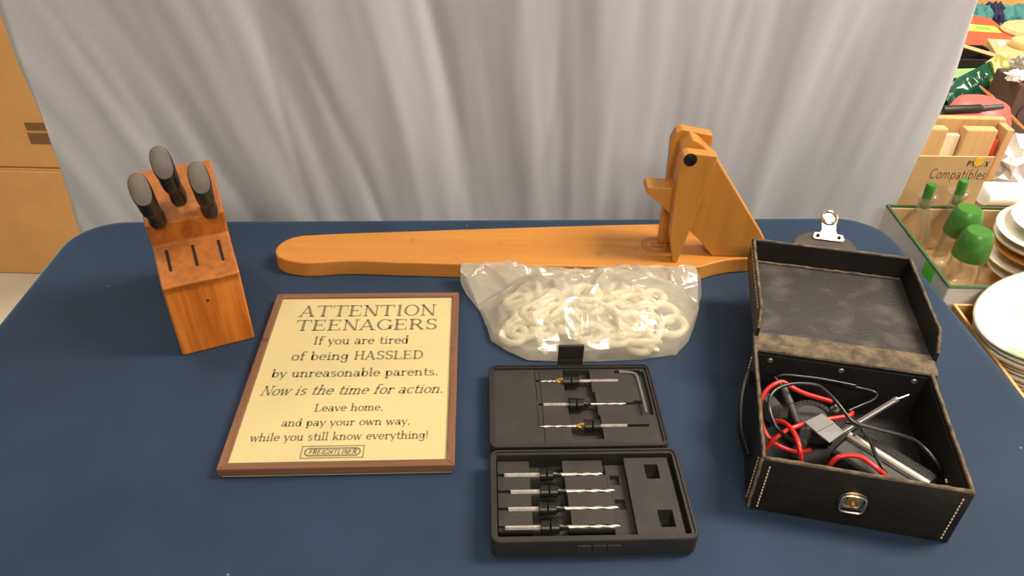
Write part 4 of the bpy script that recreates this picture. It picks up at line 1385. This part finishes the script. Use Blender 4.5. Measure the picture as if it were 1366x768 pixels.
# ------------------------------------------------------------------ sale clutter on the table to the right
TZ = .645
nt_ = empty('display_table', (1.35, 1.40, 0))
tag(nt_, 'pale table right of the navy one, loaded with glassware and boxes', 'table')
MB().box(-.685, .85, -1.05, 1.45, TZ - .03, TZ).build('tabletop', M['tabletop'], nt_, bevel=.004)
for sx in (-.62, .78):
    for sy in (-.95, 1.35):
        MB().tube([(sx, sy, 0), (sx, sy, TZ - .03)], .016, 10).build('leg', M['grey_metal'], nt_, smooth=True)
def open_box(name, x0, x1, y0, y1, z0, z1, t, label, cat, mo, mi, rim=None):
    e = empty(name, ((x0 + x1) / 2, (y0 + y1) / 2, z0))
    tag(e, label, cat)
    w, d, h = (x1 - x0) / 2, (y1 - y0) / 2, z1 - z0
    m_ = MB()
    o, i = rrect(-w, w, -d, d, .002, 2), rrect(-w + t, w - t, -d + t, d - t, .0015, 2)
    m_.loft([lift(o, 0), lift(o, h), lift(i, h), lift(i, t)])
    m_.build('box_wall', mo, e)
    MB().box(-w + t + .0005, w - t - .0005, -d + t + .0005, d - t - .0005, t, t + .0015).build('box_floor', mi, e)
    if rim:
        r_ = MB(); r_.loft([lift(o, h), lift(rrect(-w - .0012, w + .0012, -d - .0012, d + .0012, .003, 2), h + .0015), lift(o, h + .004), lift(i, h + .004), lift(i, h)], cap0=False, cap1=False)
        r_.build('rim', rim, e)
    return e
tx0, tx1, ty0, ty1 = .606, .915, .858, 1.085
tr = open_box('glassware_tray', tx0, tx1, ty0, ty1, TZ, .738, .004, 'shallow carton tray holding green-capped glassware, green sticker on its white side', 'tray', M['white'], M['kraft'], M['greenedge'])
tlm = MB(); tw_, td_ = (tx1 - tx0) / 2 - .0045, (ty1 - ty0) / 2 - .0045
for q_ in ((-tw_, -tw_ + .0012, -td_, td_), (tw_ - .0012, tw_, -td_, td_), (-tw_, tw_, -td_, -td_ + .0012), (-tw_, tw_, td_ - .0012, td_)):
    tlm.box(*q_, .006, .738 - TZ - .001)
tlm.build('paper_liner', M['kraft'], tr)
MB().box(tx0 - (tx0 + tx1) / 2 - .0012, tx0 - (tx0 + tx1) / 2 - .0002, .898 - (ty0 + ty1) / 2, .928 - (ty0 + ty1) / 2, .705 - TZ, .738 - TZ).build('price_sticker', M['neon'], tr)
# paper lining on the tray bottom
pm = MB()
V = []
for j in range(15):
    for i in range(15):
        x, y = tx0 + .008 + (tx1 - tx0 - .016) * i / 14, ty0 + .008 + (ty1 - ty0 - .016) * j / 14
        V.append((x, y, .6605 + .010 * abs(noise.noise(Vector((x * 40, y * 40, 3))))))
pm.add(V, [(j * 15 + i, j * 15 + i + 1, j * 15 + i + 16, j * 15 + i + 15) for j in range(14) for i in range(14)])
tag(pm.build('packing_paper', M['kraft']), 'crumpled tan paper lining the bottom of the glassware tray', 'paper')
GZ = .672
for px, py, lab in ((1303, 318, 'squat glass jar with a domed green lid nearest the plates'), (1290, 288, 'squat glass jar with a domed green lid behind the other green-lidded jar')):
    zt = GZ + .098
    c = at(px, py, zt)
    j = empty('glass_jar', (c.x, c.y, GZ)); tag(j, lab, 'jar', 'green capped jars in the tray')
    MB().lathe([(0, .001), (.020, 0), (.024, .003), (.0245, .030), (.0225, .055), (.0225, .072), (.0215, .072), (.0212, .055), (.023, .030), (.0225, .005), (0, .003)], 32).build('glass_body', M['glass'], j, smooth='all')
    MB().lathe([(.0245, .068), (.0248, .070), (.0240, .085), (.0222, .098), (.0185, .1095), (.0165, .1115), (.010, .1100), (0, .1098)], 32).build('green_lid', M['lid_green'], j, smooth=50)
for px, py, lab in ((1237, 262, 'glass cruet with a narrow neck and green stopper, beside the grey sheet'), (1280, 257, 'glass cruet with a green stopper, behind the green-lidded jars')):
    zt = GZ + .098
    c = at(px, py, zt)
    j = empty('glass_cruet', (c.x, c.y, GZ)); tag(j, lab, 'cruet', 'green stoppered cruets in the tray')
    MB().lathe([(0, .001), (.022, 0), (.027, .004), (.028, .025), (.022, .048), (.012, .070), (.0095, .085), (.015, .096), (.0185, .100), (.0180, .101), (.0085, .086), (.011, .070), (.020, .048), (.026, .025), (.025, .006), (0, .003)], 32).build('glass_body', M['glass'], j, smooth='all')
    MB().lathe([(0, .078), (.0062, .078), (.0075, .100), (.0080, .118), (.0070, .120), (0, .120)], 20).build('green_stopper', M['lid_green'], j, smooth=50)
# header card
CYY = 1.135
hc = empty('header_card', ((.79 + .62) / 2, CYY, TZ))
tag(hc, 'tan cardboard header printed Compatibles standing behind the cruets', 'card')
a_, b_, c_, d_ = aty(1222, 208, CYY), aty(1327, 209, CYY), aty(1303, 262, CYY), aty(1200, 285, CYY)
ox = (.79 + .62) / 2
cpoly = [(a_.x - ox - .035, 0), (c_.x - ox + .004, 0), (c_.x - ox, c_.z - TZ), (b_.x - ox, b_.z - TZ), (a_.x - ox - .035, a_.z - TZ)]
MB().prism(cpoly, -.0015, .0015, XZ).build('card_panel', M['kraft'], hc)
tx_ = MB()
LX = Matrix(((1, 0, 0, -ox), (0, 0, 1, -.0018), (0, 1, 0, -TZ), (0, 0, 0, 1)))
p0, p1, ph = aty(1238, 237, CYY), aty(1313, 237, CYY), aty(1238, 224, CYY)
lettering(tx_, 'Compatibles', p0.x, p1.x, p0.z, ph.z - p0.z, LX, .08, serif=False, weight=(.075, .065))
p0, p1, ph = aty(1288, 221, CYY), aty(1317, 221, CYY), aty(1288, 214, CYY)
lettering(tx_, 'PYREX', p0.x, p1.x, p0.z, ph.z - p0.z, LX, .1, serif=False, weight=(.2, .17))
tx_.build('lettering', M['blackink'], hc)
yb_ = aty(1305, 215, CYY)
MB().lathe([(0, 0), (.008, 0), (.008, .0006)], 20, Matrix.Translation((yb_.x - ox, -.0020, yb_.z - TZ)) @ Matrix.Rotation(rad(90), 4, 'X')).build('yellow_seal', M['labelyellow'], hc)
# wooden organiser behind it
WY = 1.30
w0, w1, w2 = aty(1232, 152, WY), aty(1344, 161, WY), aty(1336, 230, WY)
wc = empty('wooden_organizer', ((w0.x + w1.x) / 2, WY, TZ)); ox = (w0.x + w1.x) / 2
tag(wc, 'pale wooden rack with broad slats and a red strip behind the printed card', 'wooden rack')
ww = (w1.x - w0.x) / 2 + .012; wh = w0.z - TZ - .019
MB().box(-ww, ww, .02, .035, 0, wh + .004).build('back_board', M['crate'], wc, bevel=.002)
for a, b in ((-ww, -ww + .062), (-ww + .094, -ww + .152)):
    MB().box(a, b, -.012, .008, 0, wh - .004).build('front_slat', M['crate'], wc, bevel=.003)
MB().box(ww - .014, ww, -.014, .02, 0, wh - .002).build('side_post', M['crate'], wc, bevel=.002)
MB().box(-ww + .065, -ww + .092, -.002, .008, 0, wh - .02).build('cream_divider', M['cream'], wc)
MB().box(ww - .034, ww - .017, -.008, .010, .0, wh - .026).build('red_strip', M['red'], wc)
MB().box(-ww, ww, -.012, .035, -.0, .006).build('bottom_board', M['crate'], wc)
# brown carton with white padded cover
bx = at(1335, 250, .735)
bc_ = empty('padded_carton', (.875, 1.175, TZ))
tag(bc_, 'brown carton topped with a white padded roll, right of the printed card', 'box')
MB().box(-.062, .10, -.05, .05, 0, .055).build('carton_body', M['card_in'], bc_, bevel=.003)
rl = MB(); rl.tube([(-.064, .0, .072), (-.060, 0, .072), (.10, 0, .072), (.104, 0, .072)], [.020, .026, .026, .020], 20, flat=.72)
rl.build('white_roll', M['white'], bc_, smooth=50)
rl = MB(); rl.tube([(.060, .0, .0725), (.066, 0, .0725)], .0272, 20, flat=.73); rl.build('roll_band', M['cream'], bc_, smooth=50)

def crumple(name, c, rx, ry, rz, m_, label, cat, sd, amp=.35):
    mb = MB(); nA, nB = 14, 24
    V = []
    for j in range(nA + 1):
        t = math.pi * j / nA
        for k in range(nB):
            a = 2 * math.pi * k / nB
            d = Vector((math.sin(t) * math.cos(a), math.sin(t) * math.sin(a), math.cos(t)))
            w = 1 + amp * noise.noise(d * 2.6 + Vector((sd, 0, 0))) + amp * .5 * noise.noise(d * 6 + Vector((0, sd, 0)))
            z = d.z * rz * w
            V.append((c[0] + d.x * rx * w, c[1] + d.y * ry * w, max(c[2] + z, c[2] - rz * .8)))
    mb.add(V, [(j * nB + k, j * nB + (k + 1) % nB, (j + 1) * nB + (k + 1) % nB, (j + 1) * nB + k) for j in range(nA) for k in range(nB)])
    o = mb.build(name, m_)
    tag(o, label, cat)
    return o
q = at(1366, 217, .715)
crumple('crumpled_paper', (q.x, q.y, .7000), .050, .050, .048, M['whitepaper'], 'crumpled white tissue paper beside the wooden rack at the right edge', 'paper', 3.1, .75)

# plates
def plate_mesh(r, h, n=48):
    return [(0, .002), (r * .55, .0), (r * .62, .0015), (r * .95, h), (r, h + .0005), (r * 1.0, h + .0018), (r * .95, h + .002), (r * .62, .0045), (r * .55, .004), (0, .004)]
def plate(name, X, r, h, m_, label, group, deco=False, rim=None):
    o = empty(name, (0, 0, 0)); place(o, X)
    tag(o, label, 'plate', group)
    MB().lathe(plate_mesh(r, h), 56).build('dish', M['china_deco'] if deco else m_, o, smooth='all')
    if rim:
        MB().tube([(r * math.cos(2 * math.pi * i / 56), r * math.sin(2 * math.pi * i / 56), h + .001) for i in range(56)], .0011, 6, closed=True).build('gilt_rim', rim, o, smooth='all')
    return o
# saucers in the tray
c0 = at(1412, 303, .765)
q0 = Vector((c0.x, c0.y, 0))
ords = ['bottom', 'second from bottom', 'third from bottom', 'third from top', 'second from top', 'top']
zs = [TZ + .043, TZ + .058, TZ + .075, TZ + .090, TZ + .104, TZ + .119]
offs = [(.004, -.004), (.0, .002), (.006, 0), (.003, .004), (.0, .002), (.010, .006)]
lbls = ['pale plate at the bottom of the short stack right of the green-lidded jars', 'cream plate just under the amber one in the short stack by the jars', 'amber orange plate in the middle of the short stack by the jars',
        'cream plate just above the amber one in the short stack by the jars', 'cream plate second from the top of the short stack by the jars', 'white plate on top of the short stack by the jars']
for i in range(6):
    mt = M['amber'] if i == 2 else M['china']
    plate('saucer', Matrix.Translation((q0.x + offs[i][0], q0.y + offs[i][1], zs[i])) @ Matrix.Rotation(rad(-7), 4, 'Y'), .078 if i != 5 else .070, .011, mt, lbls[i], 'short stack of plates by the jars', rim=M['lightgold'] if i in (1, 3) else None)
# big plates leaning in the carton
b2 = open_box('open_carton', .612, .98, .47, .845, TZ - .0, .722, .004, 'open brown cardboard carton full of cream plates beside the navy table', 'box', M['card'], M['card_in'])
fl = MB()
fl.prism([(-.187, .0), (-.187, .055), (-.1835, .055), (-.1835, 0)], 0, .09, Matrix.Translation((0, -.02, 0)) @ Matrix(((1, 0, 0, 0), (0, 0, 1, 0), (0, 1, 0, 0), (0, 0, 0, 1))))
fl.build('side_flap', M['cream'], b2)
ptop = at(1422, 431, .752) + Vector((0, -.004, 0))
tiltP = Matrix.Rotation(rad(-20), 4, 'Y') @ Matrix.Rotation(rad(-4), 4, 'X')
nrm = (tiltP @ Vector((0, 0, 1)))
NPL = 9
words = ['top', 'second', 'third', 'fourth', 'fifth', 'sixth', 'seventh', 'eighth', 'bottom']
for i in range(NPL):
    p = Vector((ptop.x, ptop.y, ptop.z)) - nrm * (.0074 * i) + Vector((.0015 * math.sin(i * 2.1), .0015 * math.cos(i * 1.7), 0))
    if i == 0: lab = 'cream plate with pale leaf print on top of the leaning stack in the carton'
    elif i == NPL - 1: lab = 'cream plate at the bottom of the leaning stack in the open carton'
    else: lab = 'cream plate %s from the top of the leaning stack in the open carton' % words[i]
    plate('dinner_plate', Matrix.Translation(p) @ tiltP, .103, .016, M['china'], lab, 'leaning stack of plates in the carton', deco=(i == 0), rim=M['lightgold'] if i % 3 == 2 else None)

# far clutter -----------------------------------------------------------------
q = aty(1304, 150, 1.43); zt = aty(1308, 132, 1.43).z
pk = MB(); hb = zt - TZ
pk.lathe([(.066, 0), (.068, .004), (.066, hb * .4), (.060, hb * .75), (.048, hb * .95), (.030, hb), (0, hb)], 40, Matrix.Translation((q.x, 1.424, TZ)))
tag(pk.build('pink_tub', M['pink'], smooth=60), 'upturned pink tub behind the wooden rack', 'tub')
h0, h1, h2 = aty(1256, 147, 1.352), aty(1309, 145, 1.352), aty(1338, 142, 1.352)
kt = empty('black_pan_handle', h0); tag(kt, 'long black and grey handle lying along the top of the wooden rack', 'handle')
e1, e2 = h1 - h0, h2 - h0
MB().tube([(0, 0, 0), e1 * .03, e1 * .97, e1], [.004, .0085, .0085, .007], 12).build('grip', M['blackbin'], kt, smooth=40)
MB().tube([e1, e1.lerp(e2, .1), e2], [.0055, .0062, .005], 12).build('grey_ferrule', M['greyplastic'], kt, smooth=40)
# dark brown box with ring mark
b0 = aty(1339, 150, 1.50); bzt = aty(1345, 113, 1.50).z
b0.x += .012
bb = empty('brown_box', (b0.x + .10, 1.55, TZ)); tag(bb, 'dark brown box with a black ring mark at the right edge of the photo', 'box')
MB().box(-.10, .12, -.05, .05, 0, bzt - TZ).build('box_body', M['brownbox'], bb, bevel=.003)
ox, oy = b0.x + .10, 1.55
rc = aty(1368, 152, 1.4985)
rg = MB(); rg.tube([(rc.x - ox + .016 * math.cos(2 * math.pi * i / 28), -.0505, rc.z - TZ + .021 * math.sin(2 * math.pi * i / 28)) for i in range(28)], .0018, 6, closed=True)
rg.build('ring_mark', M['blackink'], bb)
l0, l1 = aty(1322, 128, 1.46), aty(1372, 178, 1.42)
lp2 = MB(); lp2.loft([[(l0.x - ox, l0.y - oy + a_, l0.z - TZ + c_) for a_, c_ in ((0, 0), (.05, 0), (.05, .004), (0, .004))], [(l1.x - ox, l1.y - oy + a_, l1.z - TZ + c_) for a_, c_ in ((0, 0), (.05, 0), (.05, .004), (0, .004))]])
lp2.build('box_flap', M['card'], bb)
# green film package with yellow label
ga, gb = aty(1262, 136, 1.60), aty(1348, 91, 1.655)
gk = empty('green_package', ga); tag(gk, 'dark green film package with a yellow label propped in front of the black bin', 'package')
gx = (gb - ga); Lg = gx.length; gx.normalize()
gy = Vector((0, .5, .87)); gy = (gy - gx * gy.dot(gx)).normalized(); gn = gx.cross(gy)
GM = Matrix((gx, gy, gn)).transposed().to_4x4()
gp_ = MB()
V = []
NI, NJ = 26, 14
HWG = .036
for s_ in (1, -1):
    for j in range(NJ + 1):
        for i in range(NI + 1):
            u, v = i / NI, j / NJ
            x = Lg * .74 * u
            wdt = HWG * (.62 + .38 * min(1, u * 3))
            y = (v - .5) * 2 * wdt
            puff = .017 * (max(0, math.sin(math.pi * (u * .96 + .02))) ** .5) * (math.sin(math.pi * v) ** .6)
            puff *= 1 + .7 * noise.noise(Vector((u * 8, v * 3 - u * 3, 3 + s_)))
            V.append((x, y, s_ * puff))
base_ = (NI + 1) * (NJ + 1)
fq = []
for s_ in range(2):
    for j in range(NJ):
        for i in range(NI):
            a = s_ * base_ + j * (NI + 1) + i
            fq.append((a, a + 1, a + NI + 2, a + NI + 1))
gp_.add(V, fq, GM)
gp_.build('green_film', M['bottlegreen'], gk, smooth='all')
lbm = MB(); lbm.loft([[(Lg * .72, -HWG, -.009), (Lg * .74, HWG, -.009), (Lg * .74, HWG, .009), (Lg * .72, -HWG, .009)], [(Lg * .98, -HWG * .9, -.003), (Lg * 1.0, HWG * 1.15, -.003), (Lg * 1.0, HWG * 1.15, .003), (Lg * .98, -HWG * .9, .003)]], X=GM)
lbm.build('olive_label', M['labelolive'], gk)
lbm = MB(); lbm.loft([[(Lg * .54, -HWG * 1.02, -.021), (Lg * .60, HWG * .0, -.021), (Lg * .60, HWG * .0, .021), (Lg * .54, -HWG * 1.02, .021)], [(Lg * .74, -HWG * 1.02, -.016), (Lg * .76, HWG * .0, -.016), (Lg * .76, HWG * .0, .016), (Lg * .74, -HWG * 1.02, .016)]], X=GM)
lbm.build('yellow_label', M['labelyellow'], gk)
cq = aty(1356, 94, 1.665)
crumple('clear_packaging', (cq.x, cq.y, cq.z), .032, .022, .026, M['clearwrap'], 'crumpled clear plastic packaging at the end of the green package', 'packaging', 8.2, .5)
cq = aty(1352, 114, 1.53)
crumple('crumpled_tissue', (cq.x, cq.y, bzt + .008), .020, .018, .011, M['whitepaper'], 'scrap of crumpled white tissue on the dark brown box', 'paper', 4.4, .5)
q0_, q1_ = aty(1271, 92, 1.690), aty(1312, 104, 1.690)
pc_ = MB(); pc_.prism([(q0_.x, q1_.z), (q1_.x + .02, q1_.z), (q1_.x + .03, q0_.z + .006), (q0_.x - .006, q0_.z)], 1.686, 1.689, XZ)
tag(pc_.build('price_card', M['neonpale']), 'pale green price card behind the dark green package', 'card')
bn = MB(); tray(bn, .90, 1.10, 1.695, 1.800, TZ, .775, .004)
tag(bn.build('storage_bin', M['blackbin'], bevel=.001), 'black bin behind the green package', 'bin')
k0, k1 = at(1278, 60, .781), at(1348, 81, .781)
sl_ = MB(); sl_.tube([k0, k1], .0055, 4)
tag(sl_.build('wooden_batten', M['crate']), 'thin wooden batten lying across the black bin', 'batten')
# red folder
FZ2 = .76
P_ = [at(*p, FZ2) for p in ((1283, 54), (1294, 62), (1320, 66.5), (1356, 52), (1322, 24), (1299, 16))]
P_[0] += Vector((-.04, .02, 0)); P_[5] += Vector((-.06, .0, 0))
c = Vector((1.16, 1.95, 0))
rf = empty('red_folder', (c.x, c.y, FZ2 - .022)); tag(rf, 'red covered folder with a yellow-green sticker at the top right', 'folder')
MB().prism([(v.x - c.x, v.y - c.y) for v in P_], 0, .022).build('cover', M['redcover'], rf, bevel=.003)
def decal(pxs, z0, z1, name, m_):
    Q = [at(*p, FZ2 + z0) for p in pxs]
    MB().loft([[(v.x - c.x, v.y - c.y, .022 + z0) for v in Q], [(v.x - c.x, v.y - c.y, .022 + z1) for v in Q]]).build(name, m_, rf)
decal(((1284, 40.5), (1336, 44), (1327, 35.5), (1287, 32)), .0003, .0011, 'sticker', M['neonyellow'])
decal(((1302, 38.6), (1323, 40), (1319, 36.6), (1302, 35.2)), .0012, .0016, 'sticker_print', M['neon'])
bs = MB(); bs.box(1.06, 1.235, 1.84, 2.08, TZ, FZ2 - .0225)
tag(bs.build('carton', M['brownbox'], bevel=.003), 'dark carton under the red folder at the top right', 'box')
# tan flat box, tag, jar lid
KZ = .787
kc = [at(*p, KZ) for p in ((1317, 51), (1331, 74), (1378, 80), (1378, 54))]
kx = empty('kraft_box', (1.16, 1.75, KZ - .022)); tag(kx, 'tan flat box with a white tag, right of the red folder', 'box')
MB().prism([(v.x - 1.16, v.y - 1.75) for v in kc], 0, .022).build('box_body', M['kraft'], kx, bevel=.002)
tg = [at(*p, KZ + .0005) for p in ((1330, 56.5), (1334, 62), (1342, 59), (1338, 53.5))]
MB().loft([[(v.x - 1.16, v.y - 1.75, .0222) for v in tg], [(v.x - 1.16, v.y - 1.75, .0230) for v in tg]]).build('white_tag', M['whitepaper'], kx)
jl = at(1363, 63, KZ)
jm = MB(); jm.lathe([(.026, 0), (.027, .002), (.027, .014), (.025, .017), (0, .017)], 30, Matrix.Translation((jl.x, jl.y, KZ + .0005)))
tag(jm.build('jar_lid', M['labelcream'], smooth=50), 'yellow round jar lid on the tan flat box', 'lid')
bs = MB(); bs.box(1.125, 1.30, 1.70, 1.80, TZ, KZ - .0225)
tag(bs.build('carton', M['blackbin'], bevel=.003), 'black carton under the tan flat box', 'box')
# straw mats
sq = at(1378, 40, .77)
for i in range(4):
    s_ = MB(); s_.lathe([(0, 0), (.080, .0), (.085, .008), (.080, .016), (0, .020)], 40, Matrix.Translation((sq.x + .006 * i, sq.y + .004 * i, TZ + .055 + i * .0185)), sy=.85)
    tag(s_.build('straw_mat', M['straw'], smooth=50), ['lowest straw mat of the pile right of the red folder', 'second straw mat from the bottom of the pile by the red folder', 'third straw mat from the bottom of the pile by the red folder', 'top straw mat of the pile by the red folder'][i], 'mat', 'pile of straw mats')
sb = MB(); sb.box(sq.x - .06, sq.x + .12, sq.y - .07, sq.y + .07, TZ, TZ + .0545)
tag(sb.build('carton', M['brownbox'], bevel=.003), 'dark carton under the pile of straw mats', 'box')
for px, py, y_, rx, mm, lab in ((1309, 14, 2.20, .036, M['teal'], 'small bundle of teal cloth behind the red folder beside the grey sheet'), (1327, 17, 2.22, .026, M['darknavy'], 'dark navy cloth between two teal bundles'), (1356, 20, 2.20, .058, M['teal'], 'larger bundle of teal cloth behind the straw mats')):
    p = aty(px, py, y_)
    crumple('cloth_bundle', (p.x, p.y, TZ + .052), rx, .05, .065, mm, lab, 'cloth', px * .01, .3)
cb = MB(); cb.box(1.35, 1.95, 2.32, 2.50, TZ, .98)
tag(cb.build('carton', M['card'], bevel=.004), 'brown cardboard carton at the very back of the sale table', 'box')
